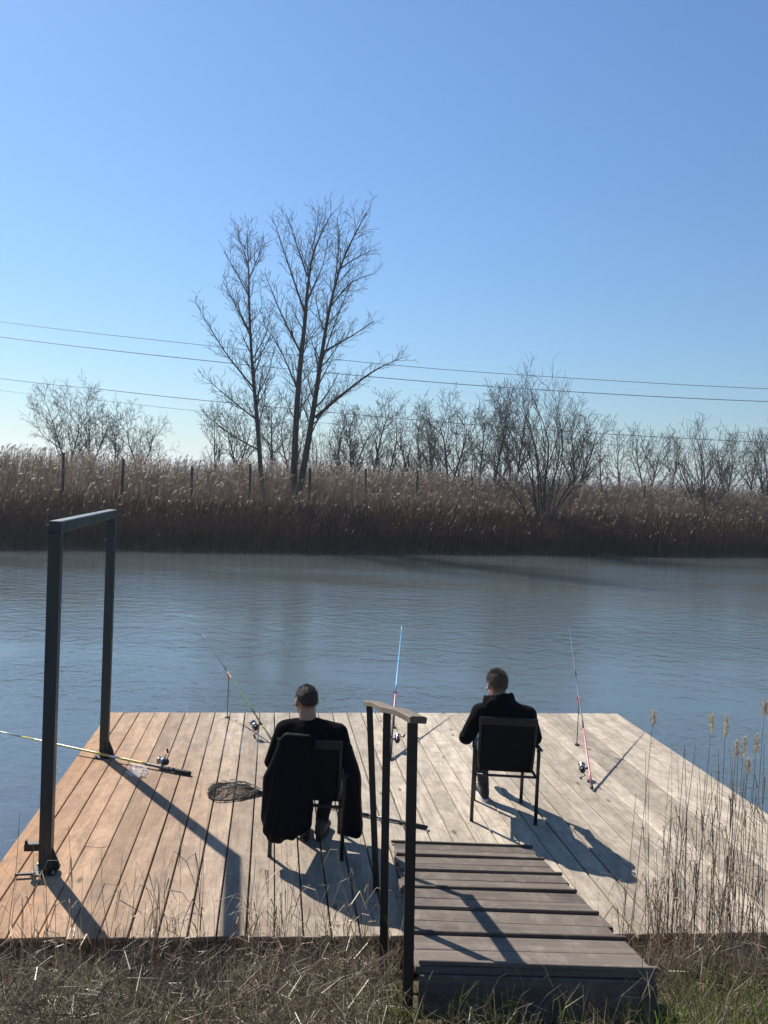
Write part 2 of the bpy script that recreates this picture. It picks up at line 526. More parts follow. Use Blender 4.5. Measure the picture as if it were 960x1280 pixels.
def _water():
    t = Nt("river_water")
    pos = t.n("ShaderNodeNewGeometry").outputs["Position"]
    rot = t.n("ShaderNodeMapping", {"Vector": pos, "Rotation": (0, 0, rad(-18)), "Scale": (0.85, 1.15, 1.0)}).outputs[0]
    big = t.noise(rot, 0.55, 3, 0.5, 0.4)
    mid = t.noise(rot, 2.6, 3, 0.55, 0.5)
    sm = t.noise(rot, 11.0, 3, 0.6, 0.3)
    # patches ruffled by the breeze, patches lying calmer
    calm = t.ramp(t.noise(t.mapping(pos, (0.35, 1.0, 1.0)), 0.16, 4, 0.6), [(0.38, 0.30), (0.60, 1.15)])
    n1 = t.bump(big, 0.035, 0.35)
    n2 = t.n("ShaderNodeBump", {"Height": mid, "Strength": t.math('MULTIPLY', calm, 0.38), "Distance": 0.08, "Normal": n1}).outputs[0]
    n3 = t.n("ShaderNodeBump", {"Height": sm, "Strength": t.math('MULTIPLY', calm, 0.42), "Distance": 0.022, "Normal": n2}).outputs[0]
    b = t.bsdf((0.080, 0.096, 0.092), 0.04, n3, IOR=2.1, Specular_IOR_Level=0.5, Subsurface_Weight=1.0, Subsurface_Radius=(1.8, 2.2, 2.0), Subsurface_Scale=1.0)
    b.subsurface_method = 'BURLEY'
    return t.m
M['water'] = _water()

# ------------------------------------------------------------------ the setting: ground, river
def near_shore(x): return 5.35 + 0.12 * x
def far_shore(x):
    return 38.9 + 0.40 * (x - 0.5) + 0.35 * math.sin(x * 0.35) + 0.2 * math.sin(x * 0.9 + 1)

def lerp_tab(x, tab):
    if x <= tab[0][0]: return tab[0][1]
    for (a, va), (b, vb) in zip(tab, tab[1:]):
        if x <= b: return va + (vb - va) * (x - a) / (b - a)
    return tab[-1][1]

NEAR_TAB = [(-6, -1.6), (0, -0.12), (0.35, 0.08), (0.75, 0.26), (1.05, 0.38), (1.6, 0.70), (2.1, 0.86), (5, 1.55), (9, 1.85), (40, 2.0)]
FAR_TAB = [(-8, -1.6), (0, -0.08), (1.0, 0.35), (4, 1.0), (9, 1.55), (30, 1.65)]
def ground_z(x, y):
    xc = max(-70.0, min(90.0, x))
    yn, yf = near_shore(max(-40, min(40, x))), far_shore(xc)
    if y < (yn + yf) / 2:
        z = lerp_tab(yn - y, NEAR_TAB)
        if -3 < yn - y < 12 and abs(x) < 14:
            z += 0.05 * mnoise.noise(Vector((x * 1.3, y * 1.3, 0.3)))
        return z
    return lerp_tab(y - yf, FAR_TAB)

def axis(lo, hi, dense):
    v = []
    for a, b, s in dense: v += list(np.arange(a, b, s))
    out = [lo] + v + [dense[-1][1], hi]
    return sorted(set(round(float(q), 4) for q in out))
gx = axis(-4000, 4000, [(-1200, -200, 200), (-200, -60, 20), (-60, -12, 3), (-12, 12, 0.4), (12, 90, 3), (90, 210, 20), (210, 1300, 200)])
gy = axis(-600, 6000, [(-100, -8, 12), (-8, 8, 0.25), (8, 26, 2), (26, 70, 0.6), (70, 130, 6), (130, 900, 90), (900, 3300, 400)])
GV = np.array([(x, y, ground_z(x, y)) for y in gy for x in gx], np.float32)
nx, ny = len(gx), len(gy)
ii = (np.arange(ny - 1)[:, None] * nx + np.arange(nx - 1)[None, :]).ravel()
GQ = np.stack([ii, ii + 1, ii + 1 + nx, ii + nx], 1)
g = np_mesh("ground", GV, GQ, M['ground'], smooth=True)
tag(g, "dry earth of the river banks and flat land beyond", "ground", kind='structure')
w = MB().add([(-400, 1.0, 0), (400, 1.0, 0), (400, 260, 0), (-400, 260, 0)], [(0, 1, 2, 3)]).build("water", M['water'])
tag(w, "calm blue river water with small ripples", "water", kind='structure')

# ------------------------------------------------------------------ wooden deck
DROT = rad(8.2)
DW, DL = 6.42, 4.98          # the near ends are cut at a slight slant: short by SLANT at the stained side
SLANT = 0.36
dv = Vector((math.cos(DROT), math.sin(DROT), 0)); du = Vector((-math.sin(DROT), math.cos(DROT), 0))
far_mid = Vector((0.0, 9.54, DECKZ))
d_origin = far_mid - dv * (DW / 2) - du * DL          # near left corner, top of the boards
deck = empty("fishing_deck", d_origin, DROT, label="broad fishing deck of long planks, orange brown to bleached, floating on the river", cat="deck")
NP = 36
pitch_w = DW / NP
for i in range(NP):
    cut = SLANT * (1 - (i + 0.5) / NP) + random.uniform(-0.008, 0.012)
    bw = pitch_w - random.choice((0.007, 0.009, 0.011, 0.014))
    o = MB().cbox((0, 0, 0), (bw, DL - cut, 0.032), 0.004).build("plank", M['deck'], deck)
    o.location = ((i + 0.5) * pitch_w, cut + (DL - cut) / 2 + random.uniform(-0.006, 0.006), -0.016 - random.uniform(0, 0.004))
    o.rotation_euler = (0, rad(random.uniform(-0.5, 0.5)), rad(random.uniform(-0.04, 0.04)))
for y in (0.5, 1.4, 2.5, 3.6, DL - 0.06):
    MB().cbox((DW / 2, y, -0.125), (DW - 0.04, 0.06, 0.17), 0.004).build("joist", M['beam'], deck)
_q = math.hypot(DW - 0.06, SLANT)
MB().cbox((DW / 2, SLANT / 2 + 0.045, -0.125), (_q, 0.05, 0.17), 0.004, Matrix.Rotation(-math.atan2(SLANT, DW), 3, 'Z')).build("edge_beam", M['beam'], deck)
for x in (0.045, DW - 0.045):
    MB().cbox((x, DL / 2 + 0.38, -0.132), (0.05, DL - 0.9, 0.14), 0.004).build("side_beam", M['beam'], deck)
for x in (0.75, 2.4, 4.0, 5.65):
    MB().tube([(x, 0.75, -0.44), (x, 0.77, -0.44), (x, DL - 0.37, -0.44), (x, DL - 0.35, -0.44)], [0.2, 0.22, 0.22, 0.2], 18).build("float_drum", M['beam'], deck)

# ------------------------------------------------------------------ steel frame standing on the deck
pa, pb = on_z(57, 1088), on_z(130, 945)
fdir = (pb - pa); flen = fdir.length; fang = math.atan2(-fdir.x, fdir.y)
frame = empty("steel_frame", pa, fang, label="tall dark grey steel goal frame of square tube on the deck edge", cat="frame")
FH, FT = 2.48, 0.082
for y in (0.0, flen):
    p = MB().cbox((0, y, (FH - FT) / 2 + 0.006), (FT, FT, FH - FT - 0.012), 0.006).build("post", M['steel'], frame)
    MB().cbox((0, y, 0.004), (0.165, 0.165, 0.008), 0.002).build("base_plate", M['steel'], frame)
    for sx, sy in ((1, 0), (0, -1), (0, 1)):
        gs = MB()
        ax = Vector((sx, sy, 0)); n = Vector((-sy, sx, 0)) * 0.006
        b = Vector((0, y, 0)) + ax * (FT / 2 - 0.001)
        q = [b + Vector((0, 0, 0.009)), b + ax * 0.055 + Vector((0, 0, 0.009)), b + ax * 0.05 + Vector((0, 0, 0.05)), b + Vector((0, 0, 0.17))]
        gs.add([v - n for v in q] + [v + n for v in q], [(0, 1, 2, 3), (7, 6, 5, 4), (0, 4, 5, 1), (1, 5, 6, 2), (2, 6, 7, 3), (3, 7, 4, 0)])
        gs.build("gusset", M['steel'], frame)
    for bx, by in ((0.062, 0.062), (0.062, -0.062), (-0.062, 0.062), (-0.062, -0.062)):
        MB().tube([(bx, y + by, 0.006), (bx, y + by, 0.024)], 0.011, 6, smooth=False).build("bolt", M['galv'], frame)
tb = MB().cbox((0, flen / 2, FH - FT / 2), (FT + 0.002, flen + FT + 0.002, FT), 0.006).build("top_beam", M['steel'], frame)
for y in (-FT / 2 - 0.006, flen - FT / 2 - 0.006):
    for z in (FH - 0.03, FH - 0.30):
        MB().tube([(-0.040, y + 0.03, z), (-0.055, y + 0.03, z)], 0.008, 6, smooth=False).build("bolt", M['galv'], frame)
br = MB()
br.cbox((-0.088, 0.0, 0.175), (0.11, 0.045, 0.05), 0.004)
br.cbox((-0.135, 0.0, 0.21), (0.012, 0.03, 0.03), 0.002)
br.build("clamp_bracket", M['post'], frame)
MB().cbox((-0.115, -0.085, 0.022), (0.13, 0.022, 0.014), 0.003).build("clamp_bracket", M['post'], frame)

# ------------------------------------------------------------------ gangway from the bank down to the deck
GWID = 1.10
gn_c, gf_c = at_y(672, 1211, 3.46), at_y(578, 1056, 6.02)
gdir = (gf_c - gn_c); glen = gdir.length
gyaw = math.atan2(-gdir.x, gdir.y); gslope = math.atan2(-gdir.z, math.hypot(gdir.x, gdir.y))
gang = empty("gangway", gn_c, 0, label="sloping gangway of dark weathered boards with raised cleats, leading down to the deck", cat="gangway")
gang.rotation_euler = (-gslope, 0, gyaw)
gang.rotation_mode = 'XYZ'
NB = 12
bl = glen / NB
for i in range(NB):
    wv = GWID * random.uniform(0.985, 1.012)
    o = MB().cbox((0, 0, 0), (wv, bl - random.uniform(0.006, 0.012), 0.032), 0.004).build("tread_board", M['gang'], gang)
    o.location = (random.uniform(-0.012, 0.012), (i + 0.5) * bl, -0.016)
    o.rotation_euler = (rad(random.uniform(-0.6, 0.6)), rad(random.uniform(-0.35, 0.35)), rad(random.uniform(-0.35, 0.35)))
for i in range(0, NB // 2 + 1):
    y = i * 2 * bl
    o = MB().cbox((0, 0, 0), (GWID + random.uniform(-0.01, 0.03), 0.024, 0.020), 0.003).build("cleat", M['gang'], gang)
    o.location = (random.uniform(-0.008, 0.012), min(max(y, 0.014), glen - 0.014), 0.0095)
    o.rotation_euler = (0, rad(random.uniform(-0.3, 0.3)), rad(random.uniform(-0.5, 0.5)))
for x in (-GWID / 2 + 0.09, GWID / 2 - 0.09):
    MB().cbox((x, glen / 2 - 0.12, -0.085), (0.05, glen - 0.42, 0.095), 0.004).build("stringer", M['beam'], gang)
MB().cbox((0, 0.0, -0.125), (GWID - 0.012, 0.034, 0.18), 0.004).build("end_board", M['gang'], gang)

# ------------------------------------------------------------------ handrail
hr = empty("handrail", (0.1, 3.45, 0.95), 0, label="leaning handrail of three dark posts under a worn pale wooden rail", cat="handrail")
def loc(p): return Vector(p) - Vector((0.1, 3.45, 0.95))
rail_pts = [at_y(519, 897, 3.42), at_y(484, 886, 4.12), at_y(462, 878, 5.30)]
feet = [(512, 1238, 3.44), (480, 1140, 4.15), (471, 1128, 5.28)]
tops = []
for k, (rp, ft, wdt) in enumerate(zip(rail_pts, feet, (0.047, 0.043, 0.043))):
    b = at_y(*ft)
    gz = ground_z(b.x, b.y) - 0.12 if k == 0 else (DECKZ + 0.002 if k == 2 else ground_z(b.x, b.y) - 0.1)
    t = rp + Vector((-0.01 if k == 0 else 0.0, 0.02 * (k == 0), -0.023))
    d = (t - b); b2 = b + d * ((gz - b.z) / d.z) if k else Vector((b.x, b.y, gz))
    m = MB()
    ax = (t - b2).normalized(); L = (t - b2).length
    q = Vector((0, 0, 1)).rotation_difference(ax).to_matrix()
    m.cbox(loc((t + b2) / 2), (wdt, wdt, L), 0.003, q)
    m.build("post", M['post'], hr)
rm = MB()
P0 = rail_pts[0] + (rail_pts[0] - rail_pts[1]).normalized() * 0.07; P3 = rail_pts[2] + (rail_pts[2] - rail_pts[1]).normalized() * 0.08
prof = [P0, rail_pts[0], (rail_pts[0] * 0.55 + rail_pts[1] * 0.45) + Vector((0.006, 0, 0.012)), rail_pts[1] + Vector((0, 0, 0.004)), (rail_pts[1] + rail_pts[2]) / 2 + Vector((-0.004, 0, 0.012)), rail_pts[2], P3]
vs, fs = [], []
for i, p in enumerate(prof):
    hw = 0.036 if i < 5 else 0.038
    for x, z in ((-hw, -0.022), (hw, -0.022), (hw + 0.002, 0.004), (hw - 0.009, 0.010), (-hw + 0.009, 0.010), (-hw - 0.002, 0.004)):
        vs.append(loc(p) + Vector((x + 0.004 * math.sin(i * 2.1), 0, z)))
for i in range(len(prof) - 1):
    for j in range(6):
        jj = (j + 1) % 6
        fs.append((i * 6 + j, i * 6 + jj, i * 6 + 6 + jj, i * 6 + 6 + j))
fs += [tuple(range(6))[::-1], tuple((len(prof) - 1) * 6 + j for j in range(6))]
rm.add(vs, fs).build("top_rail", M['rail'], hr)

# ------------------------------------------------------------------ chairs
CW, CD = 0.272, 0.215      # half width of the rear legs, half width of the front legs
def make_chair(loc_, rz, label):
    c = empty("chair", loc_, rz, label=label, cat="chair", group="black sling armchairs on the deck")
    mt = M['chairmetal']
    R_ = 0.0160
    for s in (-1, 1):
        MB().tube([(s * CW, 0.0, 0.012), (s * CW, 0.0, 0.60), (s * CW * 0.995, 0.012, 0.645)], [R_, R_, R_], 10).build("leg", mt, c)
        MB().tube([(s * CD, 0.46, 0.012), (s * CD, 0.45, 0.41), (s * (CD + 0.02), 0.44, 0.62)], R_, 10).build("leg", mt, c)
        for x, y in ((s * CW, 0.0), (s * CD, 0.46)):
            MB().tube([(x, y, 0.0), (x, y, 0.014)], 0.017, 10).build("foot_cap", M['grip_black'], c)
        MB().cbox((s * (CW + CD + 0.02) / 2, 0.215, 0.652), (0.04, 0.52, 0.018), 0.005, Matrix.Rotation(s * math.atan2(CW - CD, 0.46) * 0.8, 3, 'Z')).build("armrest", mt, c)
        MB().tube([(s * (CW - 0.014), 0.0, 0.405), (s * CD, 0.452, 0.425)], 0.012, 8).build("side_rail", mt, c)
        MB().tube([(s * 0.225, 0.055, 0.43), (s * 0.230, 0.035, 0.55), (s * 0.233, -0.035, 0.895)], 0.0135, 10).build("back_post", mt, c)
    MB().tube([(-CW, 0.0, 0.405), (CW, 0.0, 0.405)], 0.0115, 8).build("rear_rail", mt, c)
    MB().tube([(-CD, 0.452, 0.425), (CD, 0.452, 0.425)], 0.0115, 8).build("front_rail", mt, c)
    # curved top bar
    tbm = MB()
    for k in range(10):
        pass
    pts = [(-0.244, -0.036, 0.885), (-0.12, -0.060, 0.892), (0.0, -0.066, 0.894), (0.12, -0.060, 0.892), (0.244, -0.036, 0.885)]
    vs, fs = [], []
    for (x, y, z) in pts:
        for dy, dz in ((-0.013, -0.032), (0.010, -0.032), (0.013, 0.020), (0.004, 0.030), (-0.008, 0.030), (-0.015, 0.02)):
            vs.append((x, y + dy, z + dz))
    for i in range(len(pts) - 1):
        for j in range(6):
            jj = (j + 1) % 6
            fs.append((i * 6 + j, i * 6 + 6 + j, i * 6 + 6 + jj, i * 6 + jj))
    fs += [tuple(range(6)), tuple(24 + j for j in range(6))[::-1]]
    tbm.add(vs, fs, False).build("top_bar", mt, c)
    # sling: back panel and seat, thin sagging cloth
    def sheet(name, fn, nu, nv, th):
        m = MB(); vs, fs = [], []
        for k in (0, 1):
            for i in range(nu + 1):
                for j in range(nv + 1):
                    p, n = fn(i / nu, j / nv)
                    vs.append(Vector(p) + Vector(n) * th * (k - 0.5))
        W_ = nv + 1; O = (nu + 1) * W_
        for i in range(nu):
            for j in range(nv):
                a = i * W_ + j
                fs.append((a, a + 1, a + W_ + 1, a + W_)); fs.append((O + a, O + a + W_, O + a + W_ + 1, O + a + 1))
        for i in range(nu):
            for a, b in ((i * W_, (i + 1) * W_), (i * W_ + nv, (i + 1) * W_ + nv)): fs.append((a, b, O + b, O + a))
        for j in range(nv):
            for a, b in ((j, j + 1), (nu * W_ + j, nu * W_ + j + 1)): fs.append((a, b, O + b, O + a))
        m.add(vs, fs, True); return m.build(name, M['sling'], c)
    def back(u, v):
        x = (u - 0.5) * 0.452
        z = 0.435 + v * 0.43
        y = 0.052 - 0.09 * v - 0.035 * (1 - (2 * u - 1) ** 2) * (0.3 + 0.7 * math.sin(math.pi * min(1, v * 0.9)))
        return (x, y, z), (0, 1, 0)
    def seat(u, v):
        hw = 0.25 + (0.215 - 0.25) * v
        x = (u - 0.5) * 2 * hw
        return (x, 0.045 + v * 0.41, 0.428 + 0.004 * v - 0.022 * (1 - (2 * u - 1) ** 2) * math.sin(math.pi * v)), (0, 0, 1)
    sheet("backrest", back, 8, 8, 0.004)
    sheet("seat", seat, 8, 8, 0.004)
    return c

def chair_pose(rl, rr, fl, fr):
    a, b = on_z(*rl), on_z(*rr)
    return (a + b) / 2, (a, b)
rA, _ = chair_pose((337, 1074), (426, 1072), None, None)
rB, _ = chair_pose((589, 1028), (669, 1029), None, None)
def face(rl, rr, fl, fr):
    d = (on_z(*fl) + on_z(*fr)) - (on_z(*rl) + on_z(*rr))
    return math.atan2(-d.x, d.y)
rzB = face((589, 1028), (669, 1029), (592, 1000), (649, 997))
rzA = rzB + rad(0.5)
chA = make_chair((rA.x, rA.y, DECKZ), rzA, "black metal sling armchair with a dark coat draped over its back")
chB = make_chair((rB.x, rB.y, DECKZ), rzB, "bare black metal sling armchair beside the gangway, its back uncovered")

# ------------------------------------------------------------------ people
def hand(mb, wrist, direction, side, palm_n):
    """palm, four unequal bent fingers and a thumb leaving the palm's side"""
    w0 = Vector(wrist); d = Vector(direction).normalized(); n = Vector(palm_n).normalized()
    lat = d.cross(n).normalized() * side
    mb.capsule(w0, w0 + d * 0.03, 0.026, 0.026, 10)
    for k, t in enumerate((-0.027, -0.009, 0.009, 0.026)):
        mb.capsule(w0 + d * 0.015 + lat * t * 0.6, w0 + d * 0.085 + lat * t, 0.014, 0.012, 8)
        ln = (0.040, 0.046, 0.043, 0.033)[k]
        a = w0 + d * 0.088 + lat * t * 1.08
        b = a + (d * 0.9 + n * 0.35).normalized() * ln
        c = b + (d * 0.55 + n * 0.85).normalized() * ln * 0.72
        e = c + (d * 0.2 + n * 1.0).normalized() * ln * 0.5
        mb.capsule(a, b, 0.0095, 0.0088, 8); mb.capsule(b, c, 0.0088, 0.008, 8); mb.capsule(c, e, 0.008, 0.0068, 8)
    a = w0 + d * 0.025 - lat * 0.024
    b = a + (d * 0.6 - lat * 0.75 + n * 0.25).normalized() * 0.045
    c = b + (d * 0.9 - lat * 0.2 + n * 0.35).normalized() * 0.032
    mb.capsule(a, b, 0.0125, 0.011, 8); mb.capsule(b, c, 0.011, 0.0085, 8)

def make_person(loc_, rz, spec, label):
    P = empty("person", loc_, rz, label=label, cat="person", group="men sitting on the deck")
    s = spec
    V = Vector
    hip, chest, neck0, headc = V(s['hip']), V(s['chest']), V(s['neck']), V(s['head'])
    body, top, leg = MB(), MB(), MB()
    yaw = Matrix.Rotation(s['yaw'], 3, 'Z') @ Matrix.Rotation(s.get('nod', 0.0), 3, 'X')
    HS = 1.07
    def hp(x, y, z): return headc + yaw @ V((x * HS, y * HS, z * HS))
    # head: skull, jaw, brow, nose, ears, lips
    body.ball(hp(0, -0.012, 0.028), (0.080, 0.0995, 0.094), yaw, 20, 14)
    body.ball(hp(0, 0.022, -0.035), (0.066, 0.077, 0.083), yaw, 18, 12)
    body.ball(hp(0, 0.058, -0.083), (0.034, 0.030, 0.026), yaw)
    body.ball(hp(0, 0.076, 0.022), (0.052, 0.018, 0.014), yaw)
    body.capsule(hp(0, 0.088, 0.012), hp(0, 0.110, -0.026), 0.010, 0.015, 10)
    for q in (-1, 1):
        body.ball(hp(q * 0.013, 0.100, -0.030), (0.010, 0.011, 0.009), yaw)
        ear = yaw @ Matrix.Rotation(q * rad(20), 3, 'Z')
        body.ball(hp(q * 0.080, -0.008, 0.000), (0.010, 0.021, 0.034), ear, 10, 8)
        body.ball(hp(q * 0.050, 0.066, -0.022), (0.020, 0.018, 0.016), yaw)
    # neck, trunk, limbs under the clothes
    body.capsule(neck0, hp(0, -0.020, -0.040), 0.068, 0.063, 16)
    body.capsule(neck0 + V((0, -0.005, -0.02)), neck0 + V((0, 0, -0.06)), 0.066, 0.085, 16)
    body.ball((chest + V((0, 0, 0.02))), (0.165, 0.105, 0.17)); body.ball((hip + chest) / 2, (0.135, 0.095, 0.17)); body.ball(hip, (0.155, 0.115, 0.105))
    top.ball(chest + V((0, 0, 0.03)), s['chest_r']); top.ball((hip * 0.45 + chest * 0.55), s['waist_r']); top.ball(hip + V((0, 0.0, 0.06)), (s['waist_r'][0], s['waist_r'][1] * 1.05, 0.11))
    top.capsule(neck0 + V((0, -0.012, -0.035)), neck0 + V((0, -0.008, -0.055)), 0.076, 0.10, 16)
    for q, side in ((-1, 'L'), (1, 'R')):
        sh, el, wr = V(s['sh' + side]), V(s['el' + side]), V(s['wr' + side])
        k = s['arm']
        body.capsule(sh, el, 0.047, 0.040); body.capsule(el, wr, 0.038, 0.026)
        top.capsule(neck0 + V((q * 0.03, -0.01, -0.05)), sh, 0.07 * k, 0.072 * k)
        top.capsule(sh, el, 0.072 * k, 0.054 * k); top.capsule(el, el * 0.12 + wr * 0.88, 0.056 * k, 0.040 * k)
        hd = (wr - el).normalized()
        hand(body, wr, hd, q, V((0, 0.25, -1)))
        kn, an = V(s['kn' + side]), V(s['an' + side])
        hj = hip + V((q * 0.09, 0.03, -0.02))
        body.capsule(hj, kn, 0.074, 0.050); body.capsule(kn, an, 0.048, 0.034); body.capsule(an, an + V((0, 0.06, -0.035)), 0.034, 0.03)
        leg.capsule(hj, kn, 0.098, 0.070); leg.capsule(kn, an + (kn - an).normalized() * 0.03, 0.068, 0.052)
    leg.ball(hip + V((0, 0.01, -0.01)), (0.185, 0.135, 0.10))
    bo = organic("body", body, M['skin'], 0.0085, P, 2)
    for q in (-1, 1):
        MB().ball(hp(q * 0.030, 0.079, 0.004), (0.012, 0.009, 0.009), yaw).build("eye", M['eye'], P)
        MB().ball(hp(q * 0.030, 0.0865, 0.004), (0.0055, 0.0032, 0.0055), yaw).build("iris", M['iris'], P)
        MB().capsule(hp(q * 0.014, 0.094, 0.022), hp(q * 0.047, 0.084, 0.024), 0.004, 0.003, 8).build("eyebrow", s['hairmat'], P)
    MB().capsule(hp(-0.020, 0.091, -0.060), hp(0.020, 0.091, -0.060), 0.006, 0.006, 8).build("mouth", M['lip'], P)
    # hair: a cropped cap following the skull down to the nape
    hm = MB(); nu, nv = 40, 26
    vs, fs, keep, edge = [], [], {}, {}
    rnd2 = random.Random(s['seed'])
    for i in range(nv + 1):
        ph = math.pi * 0.80 * i / nv
        for j in range(nu):
            th = 2 * math.pi * j / nu
            dx, dy, dz = math.sin(ph) * math.sin(th), -math.sin(ph) * math.cos(th), math.cos(ph)
            grow = s['hair'] * (0.35 + 0.65 * max(0, dz + 0.25)) * (0.85 + 0.3 * rnd2.random())
            x, y, z = dx * (0.0765 + grow), -0.012 + dy * (0.0945 + grow), 0.028 + dz * (0.0895 + grow)
            vs.append(hp(x, y, z))
            front = y > 0.02
            low = 0.068 - 0.02 * abs(x) / 0.07 if y > 0.035 else (0.030 - 0.6 * max(0, 0.02 - y) if y > -0.055 else -0.035)
            keep[i * nu + j] = z > low + 0.016 * (y < 0.035) + 0.006 * mnoise.noise(Vector((x * 60, y * 60, z * 60)))
            edge[i * nu + j] = z > low
    for i in range(nv):
        for j in range(nu):
            jj = (j + 1) % nu
            q = (i * nu + j, (i + 1) * nu + j, (i + 1) * nu + jj, i * nu + jj)
            if all(keep[a] for a in q): fs.append(q)
    hm.add(vs, fs, True)
    rs_ = np.random.default_rng(int(s['seed'] * 10))
    used = [a for a in range(len(vs)) if edge[a]]
    Vn = np.array([vs[a] for a in used])
    pick = rs_.integers(0, len(used), s['strands'])
    b0 = Vn[pick] + rs_.normal(0, 0.0035, (len(pick), 3))
    cn = np.array(hp(0, -0.012, 0.028))
    out = unit(b0 - cn)
    fwd = np.array(yaw @ V((0, 1, 0)))
    topk = np.clip(out[:, 2:3] * 1.2, 0.12, 1)
    Ls = s['strand_len'] * topk * rs_.uniform(0.5, 1.1, (len(pick), 1))
    d1 = unit(out * 0.55 + fwd * 0.35 * topk + np.array([0, 0, -0.25]) * (1 - topk) + rs_.normal(0, 0.28, out.shape))
    d2 = unit(d1 + fwd * 0.5 * topk + rs_.normal(0, 0.2, out.shape))
    Pn = np.stack([b0 - out * 0.002, b0 + d1 * Ls * 0.5, b0 + d1 * Ls * 0.5 + d2 * Ls * 0.5], 1)
    sdv = unit(np.cross(d1, rs_.normal(0, 1, out.shape)))
    Vr, Qr = ribbons(Pn, np.full((len(pick), 1), 1.0) * np.array([[0.0016, 0.0013, 0.0004]]), sdv)
    hm.add([tuple(p) for p in Vr.tolist()], [tuple(q) for q in Qr.tolist()], False)
    hobj = hm.build("hair", s['hairmat'], P)
    organic(s['topname'], top, s['topmat'], 0.011, P, 5, s['wr'], 11.0, s['seed'])
    organic("trousers", leg, s['legmat'], 0.011, P, 4, 0.010, 12.0, s['seed'] + 4)
    for side in 'LR':
        an = V(s['an' + side])
        fdir = V(s.get('foot' + side, (0, 1, 0))).normalized()
        ang = math.atan2(-fdir.x, fdir.y); rm_ = Matrix.Rotation(ang, 3, 'Z') @ Matrix.Rotation(s.get('tip' + side, 0.0), 3, 'X')
        f = MB()
        base = V((an.x, an.y, 0))
        lift = s.get('lift' + side, 0.0)
        def fp(x, y, z): return base + rm_ @ V((x, y, z)) + V((0, 0, lift))
        f.capsule(fp(0, -0.035, 0.058), fp(0, 0.13, 0.050), 0.042, 0.036)
        f.ball(fp(0, 0.155, 0.045), (0.047, 0.062, 0.036), rm_)
        f.capsule(fp(0, -0.03, 0.07), fp(0, -0.015, 0.125), 0.044, 0.042)
        sh_o = organic("shoe", f, M['shoe'], 0.008, P, 3)
        so = MB(); vs, fs = [], []
        ring = []
        for k in range(20):
            th = 2 * math.pi * k / 20
            yy = 0.06 + 0.148 * math.cos(th)
            xx = (0.040 + 0.010 * max(0, math.cos(th - 0.2))) * math.sin(th)
            ring.append((xx * 1.05, yy))
        for z in (0.002, 0.026):
            vs += [fp(x, y, z) for x, y in ring]
        fs = [(k, (k + 1) % 20, 20 + (k + 1) % 20, 20 + k) for k in range(20)] + [tuple(range(20))[::-1], tuple(range(20, 40))]
        so.add(vs, fs).build("sole", s.get('solemat', M['sole']), sh_o)
    return P, top

specA = dict(hip=(0.0, 0.16, 0.535), chest=(-0.005, 0.085, 0.82), neck=(-0.035, 0.10, 1.015), head=(-0.058, 0.128, 1.150), yaw=rad(30), nod=rad(-4), seed=3.0,
             chest_r=(0.205, 0.13, 0.20), waist_r=(0.185, 0.125, 0.20), arm=1.08, wr=0.010, topname="sweater",
             shL=(-0.205, 0.10, 0.935), elL=(-0.305, 0.16, 0.66), wrL=(-0.235, 0.40, 0.645),
             shR=(0.195, 0.09, 0.935), elR=(0.285, 0.15, 0.67), wrR=(0.20, 0.38, 0.64),
             knL=(-0.16, 0.60, 0.53), anL=(-0.05, 0.34, 0.10), knR=(0.13, 0.60, 0.53), anR=(0.075, 0.36, 0.10),
             footL=(-0.1, 1, 0), footR=(0.15, 1, 0), hair=0.002, solemat=M['shoe'], strands=3200, strand_len=0.007, hairmat=M['hairdark'], topmat=M['knit'], legmat=M['trouser'])
specB = dict(hip=(0.0, 0.16, 0.535), chest=(-0.01, 0.085, 0.82), neck=(-0.050, 0.115, 1.005), head=(-0.078, 0.160, 1.132), yaw=rad(14), nod=rad(-10), seed=9.0,
             chest_r=(0.20, 0.135, 0.20), waist_r=(0.19, 0.13, 0.20), arm=1.14, wr=0.012, topname="jacket",
             shL=(-0.215, 0.105, 0.915), elL=(-0.335, 0.09, 0.700), wrL=(-0.24, 0.36, 0.715),
             shR=(0.185, 0.09, 0.905), elR=(0.262, 0.10, 0.705), wrR=(0.20, 0.36, 0.72),
             knL=(-0.12, 0.60, 0.53), anL=(-0.080, 0.50, 0.10), knR=(0.10, 0.60, 0.60), anR=(-0.03, 0.84, 0.36), liftR=0.26,
             footL=(-0.1, 1, 0), footR=(-0.2, 1, 0), hair=0.008, strands=4200, strand_len=0.030, hairmat=M['hairbrown'], topmat=M['jacket'], legmat=M['denim'])
pA, _ = make_person((rA.x, rA.y, DECKZ), rzA, specA, "man in a black sweater with cropped dark hair, sitting and looking left over the water")
pB, _ = make_person((rB.x, rB.y, DECKZ), rzB + rad(5), specB, "man in a black high collared jacket sitting with one elbow on the armrest")
# standing collar / hood of the second man's jacket
cm = MB()
n0 = Vector(specB['neck'])
for k in range(18):
    th = 2 * math.pi * k / 18
    x, y = math.sin(th), -math.cos(th)
    back = max(0, -y); lf = max(0, -x)
    cm.capsule(n0 + Vector((x * 0.115 - 0.012 * lf, -0.005 + y * 0.105, -0.050)), n0 + Vector((x * 0.100 - 0.03 * lf, 0.012 + y * 0.100, 0.062 + 0.022 * back - 0.03 * (y > 0.3) - 0.028 * lf)), 0.036, 0.020, 10)
cm.ball(n0 + Vector((-0.02, -0.09, 0.0)), (0.125, 0.045, 0.07))
organic("collar", cm, M['jacket'], 0.009, pB, 4, 0.008, 14.0, 2.0)

